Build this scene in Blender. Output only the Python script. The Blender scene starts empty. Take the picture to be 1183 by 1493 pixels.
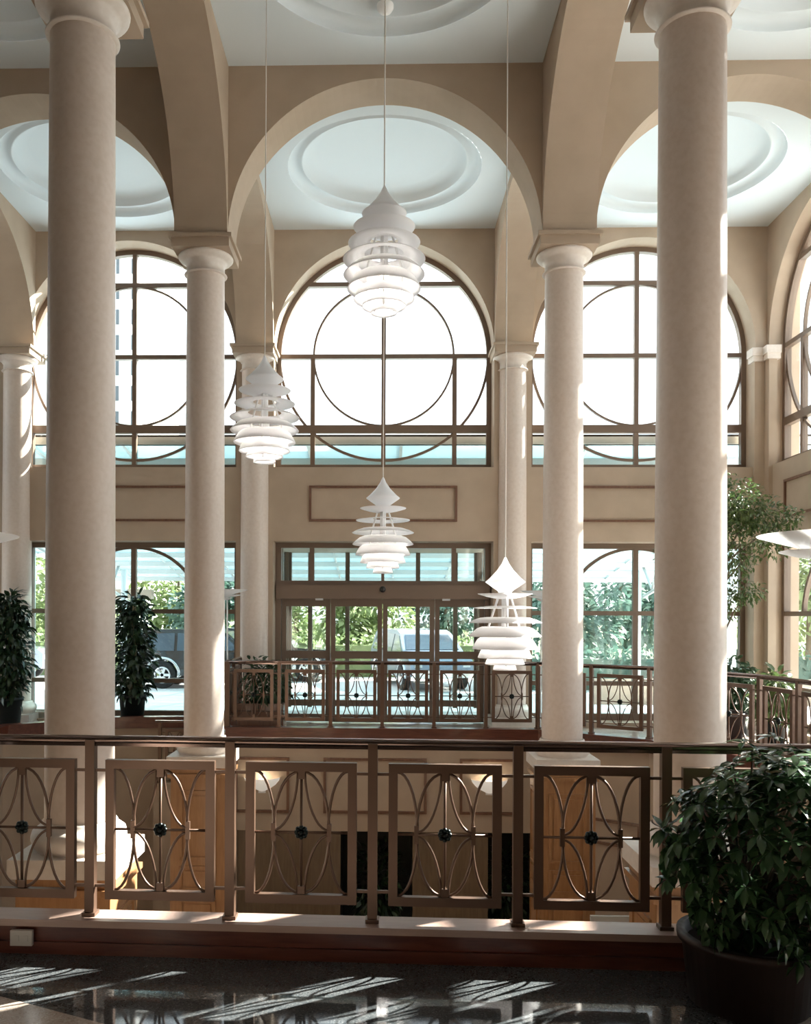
import bpy, math, random
from mathutils import Vector, Matrix
random.seed(7)
PI = math.pi
SC = bpy.context.scene
COL = SC.collection

# ------------------------------------------------------------------ camera
FPX = 1266.0
cam_d = bpy.data.cameras.new('camera')
cam_d.sensor_fit = 'HORIZONTAL'; cam_d.sensor_width = 36.0
cam_d.lens = 36.0 * FPX / 1183.0
cam_d.shift_x = 65.5 / 1183.0
cam_d.shift_y = 152.5 / 1183.0
cam_d.clip_start = 0.05; cam_d.clip_end = 500
cam = bpy.data.objects.new('camera', cam_d)
COL.objects.link(cam)
yaw, roll = math.radians(1.45), math.radians(0.25)
cam.matrix_world = (Matrix.Translation((0, 0, 1.70)) @ Matrix.Rotation(yaw, 4, 'Z')
                    @ Matrix.Rotation(PI / 2, 4, 'X') @ Matrix.Rotation(roll, 4, 'Z'))
SC.camera = cam

# ------------------------------------------------------------------ world, sun, exposure
w = bpy.data.worlds.new('world'); SC.world = w; w.use_nodes = True
bg = w.node_tree.nodes['Background']
bg.inputs['Color'].default_value = (0.84, 0.91, 1.0, 1)
bg.inputs['Strength'].default_value = 1.0
sun_d = bpy.data.lights.new('sun', 'SUN')
sun_d.energy = 13.0; sun_d.angle = math.radians(0.6); sun_d.color = (1.0, 0.93, 0.85)
sun = bpy.data.objects.new('sun', sun_d); COL.objects.link(sun)
SUN_AZ, SUN_EL = math.radians(58), math.radians(34)      # azimuth measured from +Y (away from camera) towards +X
to_sun = Vector((math.sin(SUN_AZ) * math.cos(SUN_EL), math.cos(SUN_AZ) * math.cos(SUN_EL), math.sin(SUN_EL)))
sun.rotation_euler = to_sun.to_track_quat('Z', 'Y').to_euler()
sun.location = to_sun * 60
SC.view_settings.view_transform = 'Standard'
SC.view_settings.look = 'None'
SC.view_settings.gamma = 1.0
SC.view_settings.use_curve_mapping = False
SC.view_settings.exposure = 1.68
SC.cycles.max_bounces = 12
SC.cycles.diffuse_bounces = 8
SC.cycles.transparent_max_bounces = 24
SC.cycles.sample_clamp_indirect = 8.0
SC.cycles.caustics_reflective = False
SC.cycles.caustics_refractive = False

# ------------------------------------------------------------------ materials
MATS = {}
def mat(name, col, rough=0.6, metal=0.0, noise=None, bump=0.0, bump_scale=60, spec=0.5, coat=0.0, trans=0.0, emit=None):
    """noise = (scale, second colour, low, high): procedural two-tone mottling."""
    m = bpy.data.materials.new(name); m.use_nodes = True
    nt = m.node_tree; b = nt.nodes['Principled BSDF']
    b.inputs['Base Color'].default_value = (*col, 1)
    b.inputs['Roughness'].default_value = rough
    b.inputs['Metallic'].default_value = metal
    b.inputs['Specular IOR Level'].default_value = spec
    b.inputs['Coat Weight'].default_value = coat
    b.inputs['Coat Roughness'].default_value = 0.08
    if emit:
        b.inputs['Emission Color'].default_value = (*emit[0], 1); b.inputs['Emission Strength'].default_value = emit[1]
    tc = nt.nodes.new('ShaderNodeTexCoord')
    if noise:
        n = nt.nodes.new('ShaderNodeTexNoise'); n.inputs['Scale'].default_value = noise[0]; n.inputs['Detail'].default_value = 5
        r = nt.nodes.new('ShaderNodeValToRGB')
        r.color_ramp.elements[0].position = noise[2]; r.color_ramp.elements[1].position = noise[3]
        r.color_ramp.elements[0].color = (*col, 1); r.color_ramp.elements[1].color = (*noise[1], 1)
        nt.links.new(tc.outputs['Object'], n.inputs['Vector']); nt.links.new(n.outputs['Fac'], r.inputs['Fac'])
        nt.links.new(r.outputs['Color'], b.inputs['Base Color'])
    if bump:
        n2 = nt.nodes.new('ShaderNodeTexNoise'); n2.inputs['Scale'].default_value = bump_scale
        bp = nt.nodes.new('ShaderNodeBump'); bp.inputs['Strength'].default_value = bump; bp.inputs['Distance'].default_value = 0.01
        nt.links.new(tc.outputs['Object'], n2.inputs['Vector']); nt.links.new(n2.outputs['Fac'], bp.inputs['Height'])
        nt.links.new(bp.outputs['Normal'], b.inputs['Normal'])
    if trans:
        out = nt.nodes['Material Output']
        t = nt.nodes.new('ShaderNodeBsdfTranslucent'); t.inputs['Color'].default_value = (*[min(1, c * 1.1) for c in col], 1)
        mx = nt.nodes.new('ShaderNodeMixShader'); mx.inputs['Fac'].default_value = trans
        nt.links.new(b.outputs['BSDF'], mx.inputs[1]); nt.links.new(t.outputs['BSDF'], mx.inputs[2])
        nt.links.new(mx.outputs['Shader'], out.inputs['Surface'])
    MATS[name] = m
    return m

def wood(name, c1, c2, rough=0.35, scale=(14, 14, 1.6), coat=0.2):
    m = bpy.data.materials.new(name); m.use_nodes = True
    nt = m.node_tree; b = nt.nodes['Principled BSDF']
    b.inputs['Roughness'].default_value = rough; b.inputs['Coat Weight'].default_value = coat
    tc = nt.nodes.new('ShaderNodeTexCoord'); mp = nt.nodes.new('ShaderNodeMapping'); mp.inputs['Scale'].default_value = scale
    n = nt.nodes.new('ShaderNodeTexNoise'); n.inputs['Scale'].default_value = 2.2; n.inputs['Detail'].default_value = 8; n.inputs['Distortion'].default_value = 0.6
    r = nt.nodes.new('ShaderNodeValToRGB')
    r.color_ramp.elements[0].position = 0.35; r.color_ramp.elements[1].position = 0.68
    r.color_ramp.elements[0].color = (*c1, 1); r.color_ramp.elements[1].color = (*c2, 1)
    nt.links.new(tc.outputs['Object'], mp.inputs['Vector']); nt.links.new(mp.outputs['Vector'], n.inputs['Vector'])
    nt.links.new(n.outputs['Fac'], r.inputs['Fac']); nt.links.new(r.outputs['Color'], b.inputs['Base Color'])
    MATS[name] = m
    return m

def glass(name, tint, refl=1.0, gloss=0.02, translucent=0.0, tcol=None, bounce=0.0):
    """sheet glass: tinted see-through body with a fresnel mirror on top (lets the sun through)."""
    m = bpy.data.materials.new(name); m.use_nodes = True
    nt = m.node_tree; out = nt.nodes['Material Output']; nt.nodes.remove(nt.nodes['Principled BSDF'])
    t = nt.nodes.new('ShaderNodeBsdfTransparent'); t.inputs['Color'].default_value = (*tint, 1)
    g = nt.nodes.new('ShaderNodeBsdfGlossy'); g.inputs['Roughness'].default_value = gloss
    g.inputs['Color'].default_value = (refl, refl, refl, 1)
    f = nt.nodes.new('ShaderNodeFresnel')
    ge = nt.nodes.new('ShaderNodeNewGeometry'); mr = nt.nodes.new('ShaderNodeMapRange')      # same index from either side of the sheet
    mr.inputs['To Min'].default_value = 1.40; mr.inputs['To Max'].default_value = 1 / 1.40
    nt.links.new(ge.outputs['Backfacing'], mr.inputs['Value']); nt.links.new(mr.outputs['Result'], f.inputs['IOR'])
    mx = nt.nodes.new('ShaderNodeMixShader')
    body = t.outputs['BSDF']
    if translucent:
        tr = nt.nodes.new('ShaderNodeBsdfTranslucent'); tr.inputs['Color'].default_value = (*tcol, 1)
        m2 = nt.nodes.new('ShaderNodeMixShader'); m2.inputs['Fac'].default_value = translucent
        nt.links.new(t.outputs['BSDF'], m2.inputs[1]); nt.links.new(tr.outputs['BSDF'], m2.inputs[2]); body = m2.outputs['Shader']
    if bounce:
        df = nt.nodes.new('ShaderNodeBsdfDiffuse'); df.inputs['Color'].default_value = (0.70, 0.82, 0.90, 1)  # diffuse share added so the canopy throws sunlight up to the ceiling
        m3 = nt.nodes.new('ShaderNodeMixShader'); m3.inputs['Fac'].default_value = bounce
        nt.links.new(body, m3.inputs[1]); nt.links.new(df.outputs['BSDF'], m3.inputs[2]); body = m3.outputs['Shader']
    nt.links.new(f.outputs['Fac'], mx.inputs['Fac']); nt.links.new(body, mx.inputs[1]); nt.links.new(g.outputs['BSDF'], mx.inputs[2])
    nt.links.new(mx.outputs['Shader'], out.inputs['Surface'])
    MATS[name] = m
    return m

def terrazzo(name, base, chips, rough):
    m = bpy.data.materials.new(name); m.use_nodes = True
    nt = m.node_tree; b = nt.nodes['Principled BSDF']
    b.inputs['Roughness'].default_value = rough; b.inputs['Specular IOR Level'].default_value = 0.6
    tc = nt.nodes.new('ShaderNodeTexCoord')
    v = nt.nodes.new('ShaderNodeTexVoronoi'); v.inputs['Scale'].default_value = 150
    r = nt.nodes.new('ShaderNodeValToRGB'); r.color_ramp.interpolation = 'CONSTANT'
    r.color_ramp.elements[0].color = (*base, 1)
    for p, c in chips:
        e = r.color_ramp.elements.new(p); e.color = (*c, 1)
    sx = nt.nodes.new('ShaderNodeSeparateColor')
    nt.links.new(tc.outputs['Object'], v.inputs['Vector']); nt.links.new(v.outputs['Color'], sx.inputs['Color'])
    nt.links.new(sx.outputs[0], r.inputs['Fac']); nt.links.new(r.outputs['Color'], b.inputs['Base Color'])
    MATS[name] = m
    return m

mat('plaster', (0.43, 0.335, 0.25), 0.75, noise=(2.5, (0.47, 0.368, 0.28), 0.35, 0.65), bump=0.04, bump_scale=220)
mat('stone', (0.72, 0.62, 0.55), 0.42, noise=(26, (0.68, 0.575, 0.50), 0.40, 0.66), bump=0.02, bump_scale=120)
mat('base_stone', (0.76, 0.69, 0.63), 0.5, noise=(18, (0.72, 0.645, 0.58), 0.4, 0.6))
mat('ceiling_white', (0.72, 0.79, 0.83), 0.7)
wood('trim_wood', (0.14, 0.065, 0.04), (0.20, 0.10, 0.06), 0.4)
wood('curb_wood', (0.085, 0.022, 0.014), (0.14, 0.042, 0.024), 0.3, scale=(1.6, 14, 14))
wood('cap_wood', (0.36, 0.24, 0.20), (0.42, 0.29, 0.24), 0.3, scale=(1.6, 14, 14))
wood('honey_wood', (0.33, 0.165, 0.072), (0.41, 0.22, 0.10), 0.4)
wood('panel_brown', (0.17, 0.115, 0.07), (0.21, 0.145, 0.09), 0.5)
mat('bronze_rail', (0.135, 0.08, 0.055), 0.36, 0.45)
mat('rail_top', (0.20, 0.14, 0.12), 0.14, 0.85, coat=0.3)
mat('rosette_dark', (0.012, 0.02, 0.02), 0.3, 0.6)
mat('frame_brown', (0.19, 0.135, 0.10), 0.4, 0.2)
mat('steel_pale', (0.62, 0.66, 0.66), 0.4, 0.3)
mat('lamp_white', (0.93, 0.93, 0.95), 0.35, trans=0.45)
mat('sconce_glass', (0.9, 0.88, 0.84), 0.4, emit=((1.0, 0.92, 0.80), 0.12))
mat('lamp_rod', (0.88, 0.88, 0.88), 0.3)
mat('cord_white', (0.82, 0.80, 0.76), 0.5)
mat('bulb_glow', (1, 0.95, 0.85), 0.5, emit=((1.0, 0.90, 0.75), 1.5))
mat('outlet_grey', (0.50, 0.47, 0.43), 0.5)
mat('black_plastic', (0.015, 0.013, 0.012), 0.4)
mat('pot_brown', (0.018, 0.007, 0.005), 0.5)
mat('pot_dark', (0.012, 0.018, 0.02), 0.35)
mat('pot_pale', (0.62, 0.58, 0.50), 0.5)
mat('soil', (0.02, 0.014, 0.01), 0.95)
mat('leaf_gloss', (0.04, 0.09, 0.04), 0.2, noise=(9, (0.06, 0.12, 0.045), 0.42, 0.62), trans=0.12)
mat('leaf_dark', (0.012, 0.034, 0.015), 0.3, noise=(9, (0.03, 0.065, 0.025), 0.42, 0.62), trans=0.12)
mat('leaf_ficus', (0.065, 0.11, 0.035), 0.4, noise=(7, (0.16, 0.20, 0.07), 0.42, 0.62), trans=0.25)
mat('leaf_tree', (0.20, 0.27, 0.12), 0.6, noise=(1.2, (0.36, 0.42, 0.20), 0.4, 0.62), trans=0.3)
mat('leaf_tree_blue', (0.09, 0.17, 0.14), 0.6, noise=(1.2, (0.18, 0.28, 0.22), 0.4, 0.62), trans=0.25)
mat('leaf_shrub', (0.03, 0.07, 0.03), 0.5, noise=(3, (0.07, 0.11, 0.05), 0.4, 0.62), trans=0.2)
mat('bark', (0.16, 0.12, 0.085), 0.8, bump=0.3, bump_scale=40)
mat('cane_pale', (0.42, 0.34, 0.20), 0.7)
mat('paper_white', (0.60, 0.62, 0.62), 0.6)
mat('pavement', (0.70, 0.69, 0.68), 0.85, noise=(0.6, (0.75, 0.74, 0.73), 0.4, 0.6))
mat('lawn', (0.06, 0.09, 0.035), 0.9, noise=(0.5, (0.09, 0.12, 0.05), 0.4, 0.6))
mat('far_stone', (0.92, 0.92, 0.91), 0.8)
mat('far_window', (0.10, 0.12, 0.14), 0.2)
mat('beige_render', (0.44, 0.36, 0.28), 0.8)
mat('car_dark', (0.02, 0.022, 0.028), 0.25, 0.3, coat=1.0)
mat('car_pale', (0.24, 0.29, 0.38), 0.3, 0.3, coat=1.0)
mat('car_glass', (0.05, 0.07, 0.10), 0.05, 0.0, coat=1.0)
mat('chrome', (0.75, 0.75, 0.76), 0.15, 0.9)
mat('tyre', (0.012, 0.012, 0.012), 0.8)
mat('carpet', (0.055, 0.038, 0.028), 0.95, noise=(30, (0.075, 0.05, 0.035), 0.4, 0.6))
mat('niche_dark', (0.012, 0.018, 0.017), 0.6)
glass('glass_clear', (0.93, 0.96, 0.95), 0.8)
glass('glass_canopy', (0.74, 0.90, 0.92), 0.7, 0.05, 0.16, (0.70, 0.88, 0.90), 0.6)
terrazzo('terrazzo_dark', (0.07, 0.077, 0.082), [(0.45, (0.085, 0.092, 0.097)), (0.72, (0.05, 0.056, 0.062)), (0.9, (0.125, 0.13, 0.135))], 0.045)
terrazzo('terrazzo_pale', (0.42, 0.34, 0.29), [(0.45, (0.46, 0.38, 0.33)), (0.75, (0.34, 0.27, 0.23)), (0.9, (0.52, 0.46, 0.40))], 0.18)

# ------------------------------------------------------------------ mesh builder
class MB:
    def __init__(s): s.v = []; s.f = []; s.sm = []
    def add(s, vs, fs, smooth=False):
        o = len(s.v); s.v += [tuple(p) for p in vs]
        s.f += [tuple(o + i for i in f) for f in fs]; s.sm += [smooth] * len(fs)
        return s
    def box(s, a, b):
        x0, y0, z0 = a; x1, y1, z1 = b
        vs = [(x0, y0, z0), (x1, y0, z0), (x1, y1, z0), (x0, y1, z0), (x0, y0, z1), (x1, y0, z1), (x1, y1, z1), (x0, y1, z1)]
        return s.add(vs, [(3, 2, 1, 0), (4, 5, 6, 7), (0, 1, 5, 4), (1, 2, 6, 5), (2, 3, 7, 6), (3, 0, 4, 7)])
    def beam(s, p, q, wd, ht, up=(0, 0, 1)):
        """box bar from p to q; wd across, ht along up."""
        p, q, up = Vector(p), Vector(q), Vector(up)
        d = (q - p).normalized(); r = d.cross(up)
        if r.length < 1e-5: r = d.cross(Vector((0, 1, 0)))
        r.normalize(); u = r.cross(d).normalized()
        c = [(-1, -1), (1, -1), (1, 1), (-1, 1)]
        vs = [p + r * a * wd / 2 + u * b * ht / 2 for a, b in c] + [q + r * a * wd / 2 + u * b * ht / 2 for a, b in c]
        return s.add(vs, [(3, 2, 1, 0), (4, 5, 6, 7), (0, 1, 5, 4), (1, 2, 6, 5), (2, 3, 7, 6), (3, 0, 4, 7)])
    def tube(s, pts, r, n=6, closed=False):
        pts = [Vector(p) for p in pts]; N = len(pts); vs = []
        rr = r if isinstance(r, (list, tuple)) else [r] * N
        prev = None
        for i, p in enumerate(pts):
            a = pts[(i - 1) % N] if (closed or i > 0) else p
            b = pts[(i + 1) % N] if (closed or i < N - 1) else p
            d = (b - a).normalized()
            if prev is None:
                prev = d.orthogonal().normalized()
            prev = (prev - d * prev.dot(d))
            prev = prev.normalized() if prev.length > 1e-6 else d.orthogonal().normalized()
            bi = d.cross(prev)
            vs += [p + (prev * math.cos(2 * PI * k / n) + bi * math.sin(2 * PI * k / n)) * rr[i] for k in range(n)]
        fs = []
        for i in range(N if closed else N - 1):
            j = (i + 1) % N
            fs += [(i * n + k, i * n + (k + 1) % n, j * n + (k + 1) % n, j * n + k) for k in range(n)]
        if not closed:
            fs += [tuple(range(n - 1, -1, -1)), tuple((N - 1) * n + k for k in range(n))]
        return s.add(vs, fs, True)
    def lathe(s, prof, n=32, c=(0, 0, 0), smooth=True, cap=True):
        vs = []; m = len(prof)
        for r, z in prof:
            vs += [(c[0] + r * math.cos(2 * PI * k / n), c[1] + r * math.sin(2 * PI * k / n), c[2] + z) for k in range(n)]
        fs = [(i * n + k, i * n + (k + 1) % n, (i + 1) * n + (k + 1) % n, (i + 1) * n + k) for i in range(m - 1) for k in range(n)]
        s.add(vs, fs, smooth)
        if cap:
            o = len(s.v) - len(vs)
            if prof[0][0] > 1e-4: s.f.append(tuple(o + k for k in range(n - 1, -1, -1))); s.sm.append(False)
            if prof[-1][0] > 1e-4: s.f.append(tuple(o + (m - 1) * n + k for k in range(n))); s.sm.append(False)
        return s
    def prism(s, poly, y0, y1, fn=None):
        """poly in (u, z), extruded from y0 to y1; fn maps (u, y, z) -> xyz."""
        fn = fn or (lambda u, y, z: (u, y, z)); n = len(poly)
        vs = [fn(u, y0, z) for u, z in poly] + [fn(u, y1, z) for u, z in poly]
        return s.add(vs, [tuple(range(n)), tuple(range(2 * n - 1, n - 1, -1))] + [(i, i + n, (i + 1) % n + n, (i + 1) % n) for i in range(n)])
    def ellipsoid(s, c, r, n=12, m=8):
        vs = [(c[0], c[1], c[2] - r[2])]
        for i in range(1, m):
            t = -PI / 2 + PI * i / m
            vs += [(c[0] + r[0] * math.cos(t) * math.cos(2 * PI * k / n), c[1] + r[1] * math.cos(t) * math.sin(2 * PI * k / n), c[2] + r[2] * math.sin(t)) for k in range(n)]
        vs.append((c[0], c[1], c[2] + r[2])); L = len(vs) - 1
        fs = [(0, 1 + (k + 1) % n, 1 + k) for k in range(n)]
        for i in range(m - 2):
            a = 1 + i * n
            fs += [(a + k, a + (k + 1) % n, a + n + (k + 1) % n, a + n + k) for k in range(n)]
        a = 1 + (m - 2) * n
        fs += [(a + k, a + (k + 1) % n, L) for k in range(n)]
        return s.add(vs, fs, True)
    def mesh(s, name, m):
        me = bpy.data.meshes.new(name); me.from_pydata(s.v, [], s.f)
        me.polygons.foreach_set('use_smooth', s.sm)
        me.materials.append(MATS[m]); me.update()
        return me
    def build(s, name, m, parent=None, loc=None, rotz=0, label=None):
        o = bpy.data.objects.new(name, s.mesh(name, m)); COL.objects.link(o)
        if parent: o.parent = parent
        if loc: o.location = loc
        if rotz: o.rotation_euler = (0, 0, rotz)
        if label: o['label'] = label
        return o

def link(name, me, parent=None, loc=(0, 0, 0), rot=(0, 0, 0), scale=None):
    o = bpy.data.objects.new(name, me); COL.objects.link(o)
    if parent: o.parent = parent
    o.location = loc; o.rotation_euler = rot
    if scale: o.scale = scale
    return o
def thing(name, label, cat, loc=(0, 0, 0), rotz=0, group=None):
    o = bpy.data.objects.new(name, None); COL.objects.link(o); o.empty_display_size = 0.2
    o.location = loc; o.rotation_euler = (0, 0, rotz); o['label'] = label; o['category'] = cat
    if group: o['group'] = group
    return o
def tag(o, label, cat, group=None):
    o['label'] = label; o['category'] = cat
    if group: o['group'] = group
    return o
def struct(o, label):
    o['kind'] = 'structure'; o['label'] = label
    return o
def sroot(name, label, loc=(0, 0, 0), rotz=0):
    o = bpy.data.objects.new(name, None); COL.objects.link(o); o.location = loc; o.rotation_euler = (0, 0, rotz)
    return struct(o, label)

# ------------------------------------------------------------------ room numbers (metres, camera eye at 0,0,1.70)
ZC = 7.71          # ceiling
ZS = 5.85          # springing of the arches
RA = 1.71          # arch radius
XR = 5.88           # right wall
XL = -9.75         # left wall of the side bay
XC = [-5.75, -2.0, 2.0]      # column lines
YB = 13.47         # back wall, inner face
YF = -11.3          # wall behind the camera
YG = [9.7, 5.7, 1.7]         # transverse arcades

def arch_wall(mb, u0, u1, z0, z1, t0, t1, ops, fn, seg=56):
    """wall in (u, z) between t0 and t1 (thickness), with stacked openings {c, a, zb, zs|None, zt}."""
    def top(o, u):
        if o.get('zt') is not None: return o['zt']
        d = u - o['c']; return o['zs'] + math.sqrt(max(0.0, o['a'] ** 2 - d * d))
    us = {u0, u1}
    for o in ops:
        us |= {o['c'] - o['a'], o['c'] + o['a']}
        if o.get('zt') is None:
            for i in range(seg + 1): us.add(o['c'] - o['a'] * math.cos(PI * i / seg))
    us = sorted(u for u in us if u0 - 1e-6 <= u <= u1 + 1e-6)
    cl = [us[0]]
    for u in us[1:]:
        if u - cl[-1] > 1e-5: cl.append(u)
    def quad(a, b, c, d): mb.add([fn(*a), fn(*b), fn(*c), fn(*d)], [(0, 1, 2, 3)])
    for ua, ub in zip(cl[:-1], cl[1:]):
        um = (ua + ub) / 2
        here = sorted([o for o in ops if abs(um - o['c']) < o['a']], key=lambda o: o['zb'])
        za, zb_ = z0, z0
        for o in here:
            if o['zb'] - min(za, zb_) > 1e-5:
                for t in (t0, t1): quad((ua, t, za), (ub, t, zb_), (ub, t, o['zb']), (ua, t, o['zb']))
                quad((ua, t0, o['zb']), (ub, t0, o['zb']), (ub, t1, o['zb']), (ua, t1, o['zb']))
            za, zb_ = top(o, ua), top(o, ub)
            quad((ua, t0, za), (ub, t0, zb_), (ub, t1, zb_), (ua, t1, za))
        for t in (t0, t1): quad((ua, t, za), (ub, t, zb_), (ub, t, z1), (ua, t, z1))
        if not here or here[0]['zb'] > z0 + 1e-5:
            quad((ua, t0, z0), (ub, t0, z0), (ub, t1, z0), (ua, t1, z0))
    for o in ops:
        for sgn in (-1, 1):
            u = o['c'] + sgn * o['a']; zt = top(o, u)
            if zt - o['zb'] > 1e-4: quad((u, t0, o['zb']), (u, t1, o['zb']), (u, t1, zt), (u, t0, zt))
    for u in (u0, u1): quad((u, t0, z0), (u, t1, z0), (u, t1, z1), (u, t0, z1))

FX = lambda u, t, z: (u, t, z)        # wall running along X
FY = lambda u, t, z: (t, u, z)        # wall running along Y
UP = dict(zb=4.02, zs=ZS)
LOW = dict(zb=0.08, zt=2.87)

# back wall
mb = MB(); ops = []
for c in (-4.0, 0.0, 4.0):
    ops.append(dict(c=c, a=RA, **UP))
    ops.append(dict(c=c, a=RA, **LOW) if c else dict(c=c, a=RA, zb=0.0, zt=2.87))
arch_wall(mb, XL - 0.5, XR + 0.5, 0.0, ZC + 0.4, YB, YB + 0.5, ops, FX)
struct(mb.build('wall_back', 'plaster'), 'tan plaster entrance wall with three arched windows above the glass doors')
# side walls
SB = [11.7, 7.7, 3.7]
for nm, x0, x1, lab in (('wall_right', XR, XR + 0.36, 'tan plaster side wall on the right with tall arched windows'),
                        ('wall_left', XL - 0.5, XL, 'tan plaster outer wall of the left side bay with tall arched windows')):
    mb = MB(); ops = []
    for c in (SB[:2] if nm == 'wall_right' else SB[:1]):
        ops += [dict(c=c, a=RA, **UP), dict(c=c, a=RA, **LOW)]
    if nm == 'wall_right': ops.append(dict(c=SB[2], a=RA, **LOW))  # opening for the added side-light window
    arch_wall(mb, YF, YB, 0.0, ZC + 0.4, x0, x1, ops, FY)
    struct(mb.build(nm, 'plaster'), lab)
struct(MB().box((XL - 0.5, YF - 0.3, 0), (XR + 0.5, YF, ZC + 0.4)).build('wall_front', 'plaster'), 'plain tan plaster wall behind the viewer')
# arcades
for i, y in enumerate(YG):
    mb = MB(); ops = [dict(c=c, a=a, zb=ZS, zs=ZS) for c, a in ((-7.75, RA), (-3.875, 1.585), (0, RA), (4.0, RA))]
    arch_wall(mb, XL, XR, ZS, ZC + 0.3, y - 0.25, y + 0.25, ops, FX)
    struct(mb.build('wall_arcade_' + ('middle', 'near', 'rear')[i], 'plaster'), 'tan plaster cross arcade resting on the %s row of columns' % ('middle', 'nearest', 'rearmost')[i])
for i, x in enumerate(XC):
    mb = MB(); ops = [dict(c=c, a=RA, zb=ZS, zs=ZS) for c in SB]
    arch_wall(mb, 1.45, YB, ZS, ZC + 0.3, x - 0.29, x + 0.29, ops, FY)
    struct(mb.build('wall_aisle_' + ('outer', 'left', 'right')[i], 'plaster'), 'tan plaster lengthwise arcade over the %s column line' % ('outer left', 'left', 'right')[i])

# ceiling with round coffers
ceil = sroot('ceiling', 'white plaster ceiling with round recessed coffers')
xb = [(XL, -5.75), (-5.75, -2.0), (-2.0, 2.0), (2.0, XR)]
yb = [(9.7, 13.7), (5.7, 9.7), (1.7, 5.7), (-2.3, 1.7), (-6.8, -2.3), (YF, -6.8)]
for (x0, x1) in xb:
    for (y0, y1) in yb:
        mb = MB(); cx, cy = (x0 + x1) / 2, (y0 + y1) / 2; N = 64; R1 = 1.30; hx, hy = (x1 - x0) / 2, (y1 - y0) / 2
        sq, ci = [], []
        for k in range(N):
            a = 2 * PI * (k + 0.5) / N; c_, s_ = math.cos(a), math.sin(a); m_ = max(abs(c_), abs(s_))
            sq.append((cx + hx * c_ / m_, cy + hy * s_ / m_, ZC)); ci.append((cx + R1 * c_, cy + R1 * s_, ZC))
        corners = [(x1, y1, ZC), (x0, y1, ZC), (x0, y0, ZC), (x1, y0, ZC)]
        mb.add(sq + ci, [(k, (k + 1) % N, N + (k + 1) % N, N + k) for k in range(N)])
        for q, co in enumerate(corners):
            k = N // 8 + q * N // 4
            mb.add([sq[(k - 1) % N], co, sq[k % N]], [(0, 1, 2)])
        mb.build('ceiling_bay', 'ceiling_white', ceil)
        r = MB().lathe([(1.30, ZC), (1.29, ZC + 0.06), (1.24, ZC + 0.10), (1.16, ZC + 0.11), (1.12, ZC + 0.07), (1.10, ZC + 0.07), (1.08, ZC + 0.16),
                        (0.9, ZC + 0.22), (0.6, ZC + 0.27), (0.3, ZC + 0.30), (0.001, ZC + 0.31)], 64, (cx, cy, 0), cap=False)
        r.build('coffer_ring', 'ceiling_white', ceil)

# ------------------------------------------------------------------ the well between the floors
WELL = [(-2.75, 4.42), (2.75, 4.24), (4.35, 6.2), (4.30, 8.6), (4.15, 9.65), (3.39, 11.10), (2.16, 12.0),
        (-2.16, 12.0), (-2.16, 13.15), (-3.1, 13.2), (-4.1, 13.05), (-5.3, 12.0), (-5.3, 6.2)]
OUT = [(XL, YF), (XR, YF), (XR, YB + 0.5), (XL, YB + 0.5)]
import bmesh
def plate_with_hole(outer, hole, z, name, m):
    bm = bmesh.new()
    es = []
    for loop in (outer, hole):
        vs = [bm.verts.new((x, y, z)) for x, y in loop]
        es += [bm.edges.new((vs[i], vs[(i + 1) % len(vs)])) for i in range(len(vs))]
    bmesh.ops.triangle_fill(bm, use_beauty=True, use_dissolve=False, edges=es)
    for f in bm.faces:
        if f.normal.z < 0: f.normal_flip()
    me = bpy.data.meshes.new(name); bm.to_mesh(me); bm.free(); me.materials.append(MATS[m])
    return link(name, me)
fl = struct(plate_with_hole(OUT, WELL, 0.0, 'floor', 'terrazzo_dark'), 'polished dark speckled terrazzo floor of the upper level')
# pale terrazzo field with chamfered corners, laid flush (2 mm proud) on the near side, and pale gallery floor
def slab(poly, z0, z1):
    n = len(poly)
    return MB().add([(x, y, z0) for x, y in poly] + [(x, y, z1) for x, y in poly],
                    [tuple(range(n - 1, -1, -1)), tuple(range(n, 2 * n))] + [(i, (i + 1) % n, (i + 1) % n + n, i + n) for i in range(n)])
slab([(-6, -1), (6, -1), (6, 3.95), (2.3, 3.95), (1.05, 3.40), (-0.75, 3.40), (-2.05, 3.98), (-6, 3.98)], -0.01, 0.004).build('floor_inlay', 'terrazzo_pale', fl)
slab([(-2.0, 12.2), (2.2, 12.2), (3.6, 11.35), (4.4, 9.75), (4.55, 8.6), (5.9, 8.6), (5.9, 13.9), (-2.0, 13.9)], -0.01, 0.004).build('floor_inlay', 'terrazzo_pale', fl)
slab([(-5.5, 12.1), (-4.15, 13.3), (-2.2, 13.4), (-2.2, 13.9), (-9.5, 13.9), (-9.5, 12.1)], -0.01, 0.004).build('floor_inlay', 'terrazzo_pale', fl)
struct(MB().box((-10, 2, -3.4), (6.4, 14.5, -3.3)).build('floor_lower', 'carpet'), 'dark brown carpet floor of the lower level')
# walls of the well, one per side
wn = 0
for i in range(len(WELL)):
    (ax, ay), (bx, by) = WELL[i], WELL[(i + 1) % len(WELL)]
    far = (i == 6)
    d = Vector((bx - ax, by - ay, 0)).normalized(); n = Vector((d.y, -d.x, 0))      # outward
    p, q = Vector((ax, ay, 0)) + n * 0.075, Vector((bx, by, 0)) + n * 0.075
    zlo = -1.27 if far else -3.3
    wl = MB().beam(p + Vector((0, 0, (zlo - 0.012) / 2)), q + Vector((0, 0, (zlo - 0.012) / 2)), 0.15, abs(zlo) - 0.012)
    wn += 1
    struct(wl.build('wall_well_%d' % wn, 'plaster'), 'tan plaster side %d of the opening down to the lower level' % wn)
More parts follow.
